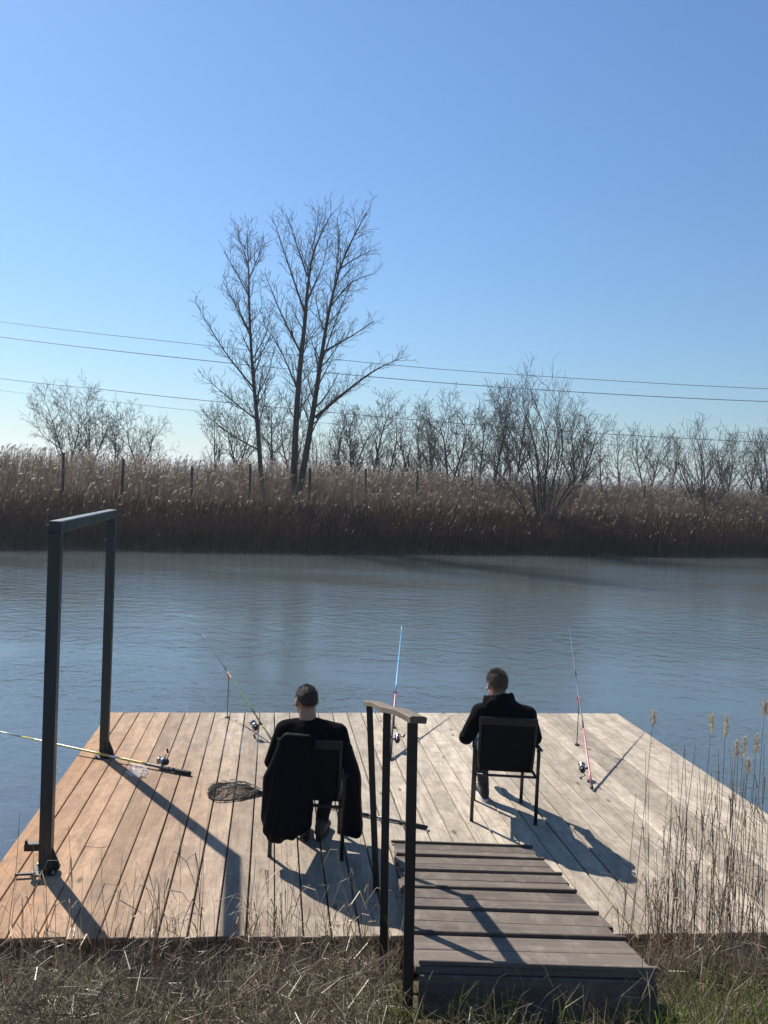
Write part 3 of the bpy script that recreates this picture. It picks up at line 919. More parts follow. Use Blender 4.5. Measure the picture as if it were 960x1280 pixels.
# ------------------------------------------------------------------ coat hung over the first chair
cb = MB()
rc = random.Random(4)
cb.box((-0.125, -0.066, 0.64), (0.25, 0.045, 0.52)); cb.box((-0.125, -0.040, 0.925), (0.22, 0.085, 0.030))
cb.capsule((-0.225, -0.060, 0.925), (-0.02, -0.078, 0.932), 0.026, 0.024); cb.capsule((-0.215, -0.005, 0.915), (-0.02, -0.012, 0.922), 0.022, 0.022)
cb.box((-0.125, -0.008, 0.84), (0.22, 0.020, 0.16))
for x0, x1, z1, r in ((-0.245, -0.325, 0.235, 0.034), (-0.22, -0.285, 0.19, 0.036), (-0.185, -0.240, 0.175, 0.032), (-0.15, -0.195, 0.21, 0.034), (-0.11, -0.145, 0.20, 0.030), (-0.07, -0.095, 0.235, 0.032), (-0.03, -0.04, 0.27, 0.028)):
    y1 = -0.085 + rc.uniform(-0.02, 0.02)
    cb.capsule((x0, -0.068, 0.90), (x0 * 0.5 + x1 * 0.5, -0.08, 0.55), 0.026, r); cb.capsule((x0 * 0.5 + x1 * 0.5, -0.08, 0.55), (x1, y1, z1), r, r * 1.25)
cb.box((-0.165, -0.082, 0.40), (0.24, 0.040, 0.36))
# sleeve falling beside the armrest
cb.capsule((-0.245, -0.045, 0.84), (-0.325, -0.03, 0.60), 0.045, 0.058); cb.capsule((-0.325, -0.03, 0.60), (-0.345, -0.035, 0.30), 0.060, 0.052)
cb.capsule((-0.345, -0.035, 0.32), (-0.315, -0.055, 0.21), 0.052, 0.046)
coatA = organic("coat", cb, M['coat'], 0.009, None, 9, 0.012, 7.0, 1.0)
# the other half falls outside the opposite armrest, joined by the lining behind the sitter's back
cb2 = MB()
for x0, y0, x1, y1, z1, r in ((0.215, 0.03, 0.262, 0.02, 0.20, 0.034), (0.225, 0.05, 0.300, 0.05, 0.185, 0.036), (0.235, 0.06, 0.335, 0.08, 0.19, 0.030), (0.225, 0.04, 0.325, 0.03, 0.185, 0.034)):
    cb2.capsule((x0, y0, 0.83), ((x0 + x1) / 2 + 0.02, (y0 + y1) / 2, 0.62), 0.028, r * 1.1); cb2.capsule(((x0 + x1) / 2 + 0.02, (y0 + y1) / 2, 0.62), (x1, y1, z1), r * 1.1, r * 1.2)
cb2.box((0.288, 0.045, 0.40), (0.07, 0.05, 0.40))
half = organic("coat_sleeve", cb2, M['coat'], 0.011, coatA, 5, 0.016, 8.0, 5.0)
coatA.location = (rA.x + 0.05, rA.y, DECKZ + 0.012); coatA.rotation_euler = (0, 0, rzA)
tag(coatA, "dark navy padded coat hanging over the chair back and armrest", "coat")

# ------------------------------------------------------------------ fishing tackle
def reel(parent, base, axis_dir, down, sc=1.0):
    """spinning reel hanging from the rod at base; down = direction of the foot"""
    a = Vector(axis_dir).normalized(); d = Vector(down).normalized(); s = a.cross(d).normalized()
    r = MB().tube([base, base + d * 0.045 * sc], [0.008 * sc, 0.010 * sc], 8)
    r.box(base + d * 0.012 * sc, (0.012 * sc,) * 3)
    r.ball(base + d * 0.050 * sc - a * 0.01 * sc, (0.022 * sc, 0.022 * sc, 0.024 * sc))
    ro = r.build("reel", M['reeldark'], parent)
    c = base + d * 0.050 * sc
    MB().tube([c + a * 0.012 * sc, c + a * 0.02 * sc, c + a * 0.05 * sc, c + a * 0.056 * sc], [0.028 * sc, 0.024 * sc, 0.022 * sc, 0.028 * sc], 14).build("spool", M['reel'], ro)
    MB().tube([c + a * 0.02 * sc + s * 0.034 * sc, c + a * 0.055 * sc + s * 0.03 * sc + d * 0.02 * sc, c + a * 0.058 * sc - s * 0.03 * sc + d * 0.02 * sc, c + a * 0.02 * sc - s * 0.034 * sc], 0.002 * sc, 6).build("bail", M['reel'], ro)
    h = c - a * 0.012 * sc
    MB().tube([h - s * 0.02 * sc, h - s * 0.055 * sc, h - s * 0.060 * sc + d * 0.04 * sc], 0.0035 * sc, 6).capsule(h - s * 0.060 * sc + d * 0.04 * sc, h - s * 0.085 * sc + d * 0.042 * sc, 0.008 * sc, 0.008 * sc, 8).build("crank_handle", M['reeldark'], ro)
    return ro

def make_rod(butt, tip, sections, label, reel_at, grip_len, r0=0.010, guides=6, reel_side=None, sag=0.0, reel_scale=1.0):
    b, t = Vector(butt), Vector(tip)
    o = empty("fishing_rod", b, 0, label=label, cat="fishing rod", group="fishing rods on the deck")
    L = (t - b).length; d = (t - b).normalized()
    down = Vector((0, 0, -1)) if reel_side is None else Vector(reel_side)
    down = (down - d * down.dot(d)).normalized()
    def pt(u): return d * (L * u) - Vector((0, 0, sag * u * u))
    def rr(u): return r0 * (1 - u) ** 0.8 + 0.0022
    gl = grip_len / L
    MB().tube([pt(0), pt(0.004), pt(gl * 0.5), pt(gl)], [r0 * 1.4, r0 * 1.75, r0 * 1.6, r0 * 1.45], 10).build("grip", M['grip_black'], o)
    u0 = gl
    for (u1, mname) in sections:
        us = np.linspace(u0, u1, 7)
        MB().tube([pt(float(u)) for u in us], [rr(float(u)) for u in us], 8).build("rod_section", M[mname], o)
        u0 = u1
    for k in range(guides):
        u = gl + (1 - gl) * (0.28 + 0.70 * k / (guides - 1))
        q = 0.014 * (1.15 - u)
        c = pt(u) + down * (q + rr(u) + 0.001)
        s = d.cross(down).normalized()
        ring = [c + (s * math.cos(2 * math.pi * i / 10) + down * math.sin(2 * math.pi * i / 10)) * q for i in range(11)]
        MB().tube(ring, 0.0014, 5, caps=False).build("line_guide", M['reel'], o)
    if reel_at is not None:
        reel(o, pt(reel_at / L) + down * r0 * 0.6, d, down, reel_scale)
    return o

def make_rest(foot, height, label):
    f = Vector(foot)
    o = empty("rod_rest", f, 0, label=label, cat="rod rest", group="red topped rod rests on the deck")
    MB().tube([(0, 0, 0.006), (0, 0, height - 0.03)], [0.005, 0.0045], 8).build("stake", M['rod_grey'], o)
    MB().tube([(0, 0, 0), (0, 0, 0.008)], [0.03, 0.028], 12).build("foot", M['grip_black'], o)
    m = MB()
    m.tube([(-0.030, 0, height + 0.020), (-0.016, 0, height - 0.012), (0.0, 0, height - 0.022), (0.016, 0, height - 0.012), (0.030, 0, height + 0.020)], 0.0065, 6)
    m.tube([(0, 0, height - 0.022), (0, 0, height - 0.06)], 0.009, 8)
    m.build("fork", M['fork_red'], o)
    return o

# pink rod: butt on the boards, resting in a fork near the far edge
pk_b = on_z(740, 986, DECKZ + 0.018)
pk_f = on_z(721, 931)
restP = make_rest(pk_f, 0.53, "thin rod rest with red fork holding up the pink rod")
pk_top = pk_f + Vector((0, 0, 0.53 + 0.001))
pk_d = (pk_top - pk_b).normalized()
make_rod(pk_b, pk_b + pk_d * 3.05, [(0.30, 'rod_pink'), (0.62, 'rod_grey'), (1.0, 'rod_grey')], "pink handled fishing rod leaning in a red fork over the far deck edge", 0.30, 0.07, 0.0090, reel_side=(-0.8, 0.2, -0.4), reel_scale=1.25)
# lime rod: propped at the far edge, pointing left over the water
lm_f = on_z(284, 897)
make_rest(lm_f, 0.52, "thin rod rest with red fork under the lime green rod")
lm_top = lm_f + Vector((0, 0, 0.521))
lm_b = on_z(344, 931, DECKZ + 0.02)
lm_mid = lm_top
lm_d = (lm_top - lm_b).normalized()
make_rod(lm_b, lm_b + lm_d * 2.15, [(0.15, 'rod_lime'), (0.24, 'grip_black'), (0.62, 'rod_lime'), (1.0, 'rod_grey')], "lime green fishing rod propped in a red fork near the man in the sweater", 0.36, 0.18, 0.0085, reel_side=(-0.7, -0.5, -0.6), reel_scale=1.35)
# blue rod: stands behind the handrail
bl_b = on_z(487, 948, DECKZ + 0.018)
bl_t = at_y(502, 783, 10.35)
bl_d = (bl_t - bl_b)
make_rod(bl_b, bl_t, [(0.30, 'grip_black'), (0.42, 'rod_pink'), (0.97, 'rod_blue'), (1.0, 'rod_white')], "bright blue fishing rod rising behind the handrail at the deck edge", 0.32, 0.30, 0.0125, reel_side=(0.9, 0.1, -0.2), reel_scale=1.2)
ft = bl_b + bl_d * 0.44
make_rest((ft.x, ft.y, DECKZ), ft.z - DECKZ - 0.006, "thin rod rest with red fork behind the handrail under the blue rod")
# yellow rod: lying across the deck, its tip out over the water
yl_b = on_z(238, 967, DECKZ + 0.020)
yl_e = on_z(92, 935, DECKZ + 0.055)
yl_d = (yl_e - yl_b).normalized()
make_rod(yl_b, yl_b + yl_d * 3.4, [(0.15, 'rod_grey'), (0.235, 'rod_yellow'), (0.27, 'rod_white'), (0.60, 'rod_yellow'), (1.0, 'rod_straw')], "yellow fishing rod lying across the boards behind the steel frame, black grip towards the net", 0.33, 0.30, 0.013, reel_side=(0.15, 0.9, 0.45), reel_scale=1.3)

# landing net
net_t, net_j, net_e = on_z(262, 990), on_z(330, 993), on_z(534, 1037)
net = empty("landing_net", net_j, 0, label="dark landing net lying flat on the boards, its pole under the chair", cat="landing net")
ax = (net_j - net_t); ax.z = 0; NLn = ax.length; ax.normalize(); lt = Vector((-ax.y, ax.x, 0))
def net_pt(t, w_):  # t 0 at the far tip .. 1 at the joint
    return -ax * NLn * (1 - t) + lt * w_
hoop = []
for k in range(41):
    th = 2 * math.pi * k / 40
    t = 0.5 - 0.5 * math.cos(th)              # 0..1..0
    wd = 0.215 * (math.sin(math.pi * min(1, t ** 0.62)) ** 0.75) * (1 - 0.25 * t)
    hoop.append(net_pt(t, wd * (1 if th < math.pi else -1)) + Vector((0, 0, 0.012)))
MB().tube(hoop, 0.006, 6, caps=False).build("hoop", M['grip_black'], net)
nm = MB()
half_n = 20
up, dn = hoop[:21], hoop[20:][::-1]
nr = np.random.default_rng(5)
def bag(k, v):
    a, b = up[k], dn[k]
    p = a.lerp(b, v)
    w_ = (a - b).length
    return p + Vector((0.02 * math.sin(9 * v + k), 0.02 * math.sin(k * 1.7 + v * 5), 0.004 + min(0.05, w_ * 0.2) * (0.35 + 0.65 * abs(math.sin(k * 0.9 + v * 6.0))) * math.sin(math.pi * v)))
for k in range(0, 21):
    nm.tube([bag(k, v) for v in np.linspace(0.0, 1.0, 10)], 0.0021, 3, caps=False)
for v in np.linspace(0.03, 0.97, 34):
    nm.tube([bag(k, float(v)) for k in range(0, 21)], 0.0021, 3, caps=False)
for q in range(14):      # the slack bag bunched inside the hoop
    k0 = int(nr.integers(1, 12)); v0 = float(nr.uniform(0.1, 0.6))
    nm.tube([bag(min(20, k0 + i), min(1, v0 + 0.035 * i * math.sin(q))) + Vector((0, 0, 0.012 + 0.02 * abs(math.sin(i + q)))) for i in range(8)], 0.0024, 3, caps=False)
nm.build("netting", M['netting'], net)
pd = (net_e - net_j); pd.z = 0
MB().tube([Vector((0, 0, 0.012)), pd * 0.62 + Vector((0, 0, 0.014))], 0.009, 10).build("pole", M['rod_grey'], net)
MB().tube([pd * 0.60 + Vector((0, 0, 0.015)), pd * 0.66 + Vector((0, 0, 0.015))], 0.014, 10).build("collar", M['grip_black'], net)
MB().tube([pd * 0.66 + Vector((0, 0, 0.015)), pd * 0.86 + Vector((0, 0, 0.016))], 0.011, 10).build("pole", M['rod_grey'], net)
MB().tube([pd * 0.84 + Vector((0, 0, 0.017)), pd * 1.0 + Vector((0, 0, 0.017))], 0.016, 10).build("grip", M['grip_black'], net)

# crumpled clear bag
bgc = on_z(172, 967)
bm_ = bmesh.new()
bmesh.ops.create_icosphere(bm_, subdivisions=3, radius=1.0)
for v in bm_.verts:
    p = v.co.copy()
    n = mnoise.noise(p * 2.3) * 0.6 + mnoise.noise(p * 5.1) * 0.35
    v.co = Vector((p.x * 0.075, p.y * 0.11, max(-0.0, p.z * 0.05 + 0.02))) * (1 + n)
    v.co.z = max(0.001, v.co.z)
me = bpy.data.meshes.new("plastic_bag"); bm_.to_mesh(me); bm_.free(); me.materials.append(M['plastic'])
po = link(bpy.data.objects.new("plastic_bag", me)); po.location = bgc; po.rotation_euler = (0, 0, 0.5)
tag(po, "small crumpled clear plastic bag beside the yellow rod", "plastic bag")

# ------------------------------------------------------------------ trees
class Tree:
    def __init__(self, seed): self.T, self.C, self.R = MB(), MB(), random.Random(seed)
    def path(self, p, d, L, up, wob, k):
        R = self.R; pts = [p.copy()]; d = d.normalized()
        for i in range(k):
            d = (d + Vector((R.uniform(-1, 1), R.uniform(-1, 1), R.uniform(-0.6, 0.8))) * wob + Vector((0, 0, up))).normalized()
            p = p + d * (L / k); pts.append(p.copy())
        return pts
    def grow(self, pts, r0, r1, lvl, cfg):
        R = self.R; k = len(pts)
        rr = [r0 + (r1 - r0) * (i / (k - 1)) ** 0.85 for i in range(k)]
        (self.T if lvl <= cfg.get('trunk_lvl', 1) else self.C).tube(pts, rr, (8, 6, 4, 3, 3, 3)[lvl], caps=False)
        if lvl >= cfg['max']: return
        segs = [(pts[i + 1] - pts[i]).length for i in range(k - 1)]; L = sum(segs)
        n = max(1, int(cfg['n'][lvl] * L + R.random()))
        az = R.uniform(0, 6.28)
        s0 = cfg['start'][lvl]
        for i in range(n):
            t = s0 + (0.985 - s0) * (i + R.random()) / n
            s = t * L; j = 0
            while j < k - 2 and s > segs[j]: s -= segs[j]; j += 1
            p = pts[j].lerp(pts[j + 1], min(1, s / max(segs[j], 1e-6)))
            tan = (pts[j + 1] - pts[j]).normalized()
            az += 2.4 + R.uniform(-0.5, 0.5)
            a = tan.orthogonal().normalized(); b = tan.cross(a)
            rad_ = a * math.cos(az) + b * math.sin(az)
            an = rad(cfg['ang'][lvl] * R.uniform(0.75, 1.25))
            d = tan * math.cos(an) + rad_ * math.sin(an)
            ln = cfg['len'][lvl] * (1 - cfg['taper'][lvl] * t) * R.uniform(0.6, 1.25)
            r = min(rr[j] * 0.62, cfg['rad'][lvl] * R.uniform(0.8, 1.2) * (ln / cfg['len'][lvl]) ** 0.5)
            r = max(r, cfg['rmin'] * 1.3)
            sub = self.path(p, d, ln, cfg['up'][lvl], cfg['wob'][lvl], 4 if lvl < 2 else 3)
            self.grow(sub, r, max(cfg['rmin'], r * 0.3), lvl + 1, cfg)
    def build(self, name, base, label, group, tm, cm_):
        o = empty(name, base, 0, label=label, cat="tree", group=group)
        for mb, nm_, mt in ((self.T, "trunk", tm), (self.C, "crown", cm_)):
            mb.v = [(x - base[0], y - base[1], z - base[2]) for x, y, z in mb.v]
            mb.build(nm_, mt, o)
        return o

def smooth_path(pts, sub=3):
    P = [pts[0]] + list(pts) + [pts[-1]]
    out = []
    for i in range(1, len(P) - 2):
        for k in range(sub):
            t = k / sub
            out.append(0.5 * ((2 * P[i]) + (P[i + 1] - P[i - 1]) * t + (2 * P[i - 1] - 5 * P[i] + 4 * P[i + 1] - P[i + 2]) * t * t + (3 * P[i] - P[i - 1] - 3 * P[i + 1] + P[i + 2]) * t ** 3))
    out.append(P[-2])
    return out

def limb_px(pix, Y, dd=0.0):
    n = len(pix)
    return smooth_path([at_y(x, y, Y + dd * (i / (n - 1)) ** 1.2) for i, (x, y) in enumerate(pix)])

poplar = dict(max=4, n=(1.5, 2.9, 3.8, 3.4), start=(0.28, 0.14, 0.10, 0.10), ang=(42, 38, 40, 42), len=(3.4, 1.45, 0.70, 0.36), taper=(0.80, 0.6, 0.4, 0.3),
              rad=(0.06, 0.026, 0.014, 0.010), rmin=0.0066, up=(0.16, 0.12, 0.10, 0.06), wob=(0.13, 0.16, 0.18, 0.2))
limbc = dict(poplar); limbc.update(n=(0.0, 3.0, 3.8, 3.4))
TY = 43.5
def big_tree(name, trunks, limbs, label, seed):
    T = Tree(seed)
    base = None
    for (pix, r0, r1, dd) in trunks:
        p = limb_px(pix, TY, dd)
        if base is None:
            base = Vector((p[0].x, p[0].y, ground_z(p[0].x, p[0].y) - 0.05))
        g0 = Vector((p[0].x, p[0].y, ground_z(p[0].x, p[0].y) - 0.1))
        p = [g0] + p[1:]
        T.grow(p, r0, r1, 0, poplar)
    for (pix, r0, dd) in limbs:
        p = limb_px(pix, TY, dd)
        T.grow(p, r0, 0.012, 1, limbc)
    return T.build(name, base, label, "tall bare trees on the far bank", M['bark'], M['twig'])
big_tree("tall_bare_tree",
         [([(366, 640), (369, 549), (374, 471), (381, 404), (385, 357), (393, 312), (415, 266)], 0.225, 0.022, 0.8),
          ([(370, 640), (384, 559), (394, 498), (403, 438), (413, 381), (430, 322), (458, 266)], 0.215, 0.022, -0.9)],
         [([(378, 445), (351, 391), (331, 341)], 0.075, 1.5), ([(381, 391), (361, 332), (342, 275)], 0.075, -1.0), ([(384, 345), (369, 300), (358, 268)], 0.055, 1.2),
          ([(394, 522), (438, 485), (472, 461), (508, 445)], 0.10, -1.8), ([(404, 440), (438, 421), (468, 401)], 0.07, 1.5), ([(413, 384), (438, 354), (466, 342)], 0.055, -1.0),
          ([(426, 335), (448, 321), (468, 312)], 0.045, 1.0), ([(373, 490), (352, 440), (332, 408)], 0.06, -1.4), ([(390, 310), (396, 286), (398, 262)], 0.04, 0.5),
          ([(400, 460), (420, 400), (440, 352)], 0.055, 1.4), ([(388, 545), (410, 505), (452, 478)], 0.045, 1.6), ([(418, 355), (424, 305), (421, 272)], 0.045, -0.8),
          ([(383, 380), (404, 330), (410, 300)], 0.04, 0.8)],
         "tall bare twin trunked tree rising above the reeds on the far bank", 21)
big_tree("tall_bare_tree",
         [([(329, 634), (322, 532), (316, 465), (312, 398), (311, 347), (309, 292)], 0.16, 0.018, 0.5)],
         [([(317, 485), (280, 438), (246, 381)], 0.07, -1.2), ([(321, 525), (287, 498), (254, 470)], 0.06, 1.2), ([(322, 562), (287, 542), (257, 518)], 0.055, -0.8),
          ([(313, 420), (296, 385), (279, 352)], 0.05, 0.9), ([(311, 370), (292, 335), (281, 315)], 0.04, -0.8), ([(315, 450), (332, 418), (338, 385)], 0.045, 0.9),
          ([(319, 500), (334, 470), (342, 440)], 0.045, -0.9), ([(311, 350), (324, 318), (330, 300)], 0.035, 0.6), ([(310, 330), (300, 300), (297, 284)], 0.03, -0.5)],
         "tall slender bare tree with a single straight trunk on the far bank", 22)

def far_tree(px, py_top, spread, Y, seed, style, label, name="bare_tree", lean=0.0, group="bare trees beyond the reeds"):
    T = Tree(seed); R = T.R
    b = at_y(px, 620, Y); gz = ground_z(b.x, b.y)
    base = Vector((b.x, b.y, gz - 0.08))
    top = at_y(px + lean, py_top, Y)
    H = (top.z - base.z) * (0.86 if style == 'bush' else 0.80)
    S = spread / 960.0 * Y / 2
    rm = 0.0068 if Y < 50 else 0.0088
    if style == 'bush':
        bf = max(0.84, min(1.25, (4.6 / H) ** 0.8 * 1.1))
        cfg = dict(max=3, n=(1.15 * bf, 2.1 * bf, 2.9 * bf), start=(0.2, 0.10, 0.1), ang=(30, 34, 38), len=(H * 0.40, H * 0.19, H * 0.10), taper=(0.45, 0.4, 0.3),
                   rad=(0.03, 0.014, 0.009), rmin=rm, up=(0.12, 0.10, 0.06), wob=(0.15, 0.18, 0.2), trunk_lvl=0)
        ns = 13 if Y < 62 else 7
        for k in range(ns):
            f = (k + 0.5) / ns * 2 - 1
            f += R.uniform(-0.12, 0.12)
            dy = R.uniform(-0.8, 0.8) * S * 0.8
            hh = H * (1 - 0.42 * abs(f) ** 1.5) * R.uniform(0.86, 1.04)
            tip = base + Vector((f * S * 0.85 + (top.x - base.x), dy, hh))
            m1 = base + Vector((f * S * 0.30, dy * 0.35, hh * 0.36)); m2 = base + Vector((f * S * 0.62, dy * 0.7, hh * 0.7))
            p0 = base + Vector((f * 0.25, R.uniform(-0.2, 0.2), 0))
            pts = smooth_path([p0, m1 + Vector((R.uniform(-.15, .15), 0, 0)), m2 + Vector((R.uniform(-.2, .2), 0, 0)), tip])
            T.grow(pts, R.uniform(0.05, 0.10), 0.01, 0, cfg)
    else:
        tf = max(0.5, min(1.1, (1.9 / S) ** 0.62))
        cfg = dict(max=4, n=(1.9 * tf, 2.6 * tf, 4.2 * tf, 4.5 * tf), start=(0.26, 0.16, 0.12, 0.10), ang=(44, 40, 42, 42), len=(max(1.0, S * 1.35), S * 0.62, S * 0.33, S * 0.18), taper=(0.35, 0.4, 0.3, 0.3),
                   rad=(0.06, 0.028, 0.014, 0.009), rmin=rm, up=(0.15, 0.10, 0.06, 0.04), wob=(0.20, 0.24, 0.26, 0.26))
        nt = 2 if style == 'fork' else 1
        for q in range(nt):
            sgn = (-1 if q == 0 else 1) * (nt == 2)
            tip = Vector((top.x + sgn * S * 0.45, top.y + R.uniform(-0.8, 0.8), base.z + H * (1.0 if q == 0 else 0.93)))
            mid = base.lerp(tip, 0.45) + Vector((R.uniform(-0.12, 0.12) * H * 0.3 - sgn * S * 0.12, R.uniform(-0.3, 0.3), 0))
            pts = smooth_path([base, base.lerp(mid, 0.55) + Vector((R.uniform(-.1, .1), 0, 0)), mid, tip.lerp(mid, 0.4) + Vector((R.uniform(-.25, .25), 0, 0)), tip])
            T.grow(pts, 0.055 + 0.013 * H, 0.014, 0, cfg)
    return T.build(name, base, label, group, M['bark2'] if seed % 2 else M['bark'], M['twig2'] if seed % 2 else M['twig'])

far_tree(680, 452, 150, 45.5, 31, 'bush', "wide many stemmed bare shrub tree standing in the reeds at the waterside", "bare_shrub", -10, "bare shrubs in the reeds")
far_tree(880, 520, 108, 56, 33, 'bush', "broad low bare bush fanning out of the reeds past the wide shrub tree", "bare_shrub", 0, "bare shrubs in the reeds")
far_tree(962, 528, 80, 60, 35, 'bush', "bare bush with thin stems at the end of the row of trees", "bare_shrub", 0, "bare shrubs in the reeds")
left = "bare tree with a forked crown standing apart beyond the reeds, under the power lines"
far_tree(90, 484, 88, 62, 41, 'fork', left, lean=-8)
far_tree(112, 500, 56, 63, 42, 'fork', "thinner bare tree close beside the forked tree under the power lines", lean=10)
far_tree(146, 512, 44, 66, 43, 'tree', "small bare tree with thin upright twigs beside the pair under the power lines")
far_tree(170, 516, 70, 67, 44, 'fork', "small round headed bare tree at the end of the lone group under the power lines", lean=6)
hedge_labels = ["bare tree on the outer side of the tall slender tree, behind its lowest limbs", "forked bare tree right behind the tall slender tree's outer limbs",
    "bare tree seen between the slender tree and the twin trunked tree", "forked bare tree seen between the slender tree and the twin trunked tree",
    "slanting bare tree under the long side limb of the twin trunked tree", "forked bare tree under the long side limb of the twin trunked tree",
    "strongly leaning bare tree just past the end of the twin trunked tree's side limb", "thin leaning bare tree just past the end of the twin trunked tree's side limb",
    "thin bare tree leaning the other way in the middle of the hedge", "narrow forked bare tree in the middle of the hedge", "sturdy dark forked bare tree with spreading arms in the hedge",
    "bare tree tilting behind the sturdy forked tree of the hedge", "slim bare tree between the sturdy forked tree and the wide shrub tree", "tall leaning bare tree touching the wide shrub tree's crown",
    "forked bare tree standing behind the wide shrub tree", "forked bare tree leaning out past the wide shrub tree", "small thin bare tree in the gap past the wide shrub tree",
    "slender upright bare tree in the gap between the wide shrub tree and the broad bush", "forked bare tree in the gap before the broad low bush", "thin bare tree touching the broad low bush",
    "forked bare tree far behind the broad low bush", "thin bare tree far behind the broad low bush", "forked bare tree closing the hedge past the last thin stemmed bush"]
for i, (px, pt, sp, Y, st, ln) in enumerate([(270, 508, 60, 58, 'tree', 0), (296, 500, 70, 57, 'fork', 4), (345, 478, 60, 55, 'tree', -6), (360, 500, 60, 60, 'fork', 8),
                                            (412, 500, 56, 56, 'tree', 22), (438, 498, 66, 58, 'fork', 14), (455, 482, 60, 55, 'tree', 34), (478, 500, 50, 60, 'tree', 18),
                                            (512, 508, 44, 62, 'tree', -10), (530, 505, 54, 62, 'fork', 6), (566, 492, 84, 56, 'fork', 0), (545, 500, 56, 66, 'tree', -14),
                                            (596, 500, 60, 64, 'tree', 10), (612, 470, 76, 54, 'tree', 24), (640, 474, 70, 60, 'fork', 4), (715, 500, 70, 58, 'fork', 14),
                                            (745, 530, 40, 66, 'tree', 6), (775, 530, 50, 66, 'tree', 4), (812, 530, 66, 66, 'fork', 2), (835, 540, 44, 70, 'tree', 10),
                                            (905, 535, 60, 72, 'fork', 4), (938, 540, 56, 72, 'tree', 6), (985, 535, 60, 70, 'fork', 0)]):
    far_tree(px, pt, sp, Y, 60 + i, st, hedge_labels[i], lean=ln, group="hedge of bare trees behind the reeds")

for i, (px, pt) in enumerate([(395, 530), (428, 526), (470, 530), (500, 540), (540, 536), (585, 534), (625, 530), (720, 540)]):
    far_tree(px, pt, 62, 63 + 2 * (i % 3), 90 + i, 'bush', "low twiggy thicket filling the foot of the bare hedge behind the reeds", "bare_shrub", 0, "twiggy thickets at the foot of the hedge")

# ------------------------------------------------------------------ fence posts in the reeds
for i, (px, pyt, Y) in enumerate([(79, 566, 38.5), (153, 573, 39.5), (240, 583, 41.0), (313, 580, 42.2), (388, 585, 43.8), (458, 586, 45.5), (522, 588, 47.0), (590, 596, 48.5), (752, 606, 52.5), (806, 606, 54)]):
    Y -= 0.8; t = at_y(px, pyt, Y); gz = ground_z(t.x, t.y) - 0.15
    o = MB().tube([(0, 0, 0), (0.02, 0, (t.z - gz) * 0.5), (random.uniform(-0.05, 0.05), 0, t.z - gz)], [0.085, 0.078, 0.07], 8).build("fence_post", M['fencepost'])
    o.location = (t.x, t.y, gz)
    tag(o, ["dark fence post in the reeds below the forked tree under the power lines", "dark fence post in the reeds below the small round headed tree", "dark fence post in the reeds between the lone tree group and the tall slender tree",
            "dark fence post close beside the tall slender tree's trunk", "dark fence post close beside the twin trunked tree", "dark fence post in the reeds before the leaning trees of the hedge", "dark fence post in the reeds before the middle of the hedge",
            "dark fence post in the reeds before the sturdy forked tree", "dark fence post in the reeds just past the wide shrub tree", "dark fence post in the reeds before the broad low bush"][i], "fence post", "fence posts along the far bank")

# ------------------------------------------------------------------ power lines
def cable(pix, Y, r, label):
    pts = smooth_path([at_y(x, y, Y) for x, y in pix], 6)
    o = MB().tube([p - pts[0] for p in pts], r, 5).build("power_line", M['cable'])
    o.location = pts[0]
    tag(o, label, "power line", "power lines across the sky")
cable([(-900, 262), (-400, 345), (0, 402), (250, 431), (510, 458), (720, 473), (960, 486), (1300, 497), (1800, 505)], 92, 0.034, "uppermost of the thin power lines crossing the sky")
cable([(-900, 287), (-400, 366), (0, 421), (250, 450), (510, 475), (720, 490), (960, 502), (1300, 512), (1800, 520)], 92, 0.044, "thicker power line just below the uppermost one")
cable([(-900, 345), (-400, 421), (0, 473), (130, 487), (250, 500), (510, 524), (720, 540), (960, 553), (1300, 566), (1800, 575)], 98, 0.042, "lower power line passing behind the lone group of trees")
cable([(-900, 362), (-400, 437), (0, 488), (130, 501), (250, 514), (510, 538), (720, 553), (960, 566), (1300, 579), (1800, 588)], 104, 0.026, "lowest and faintest of the power lines")

# ------------------------------------------------------------------ far reeds
FSL = np.array([0.40])
fdirx = np.array([1.0, 0.40]); fdirx = fdirx / np.linalg.norm(fdirx)
def far_pts(N, d0, d1, x0=-30.0, x1=46.0, powr=1.0):
    x = RNG.uniform(x0, x1, N)
    d = d0 + (d1 - d0) * RNG.random(N) ** powr
    ys = 38.9 + 0.40 * (x - 0.5) + 0.35 * np.sin(x * 0.35) + 0.2 * np.sin(x * 0.9 + 1)
    y = ys + d
    z = np.interp(d, [a for a, _ in FAR_TAB], [b for _, b in FAR_TAB])
    return x, y, z, d

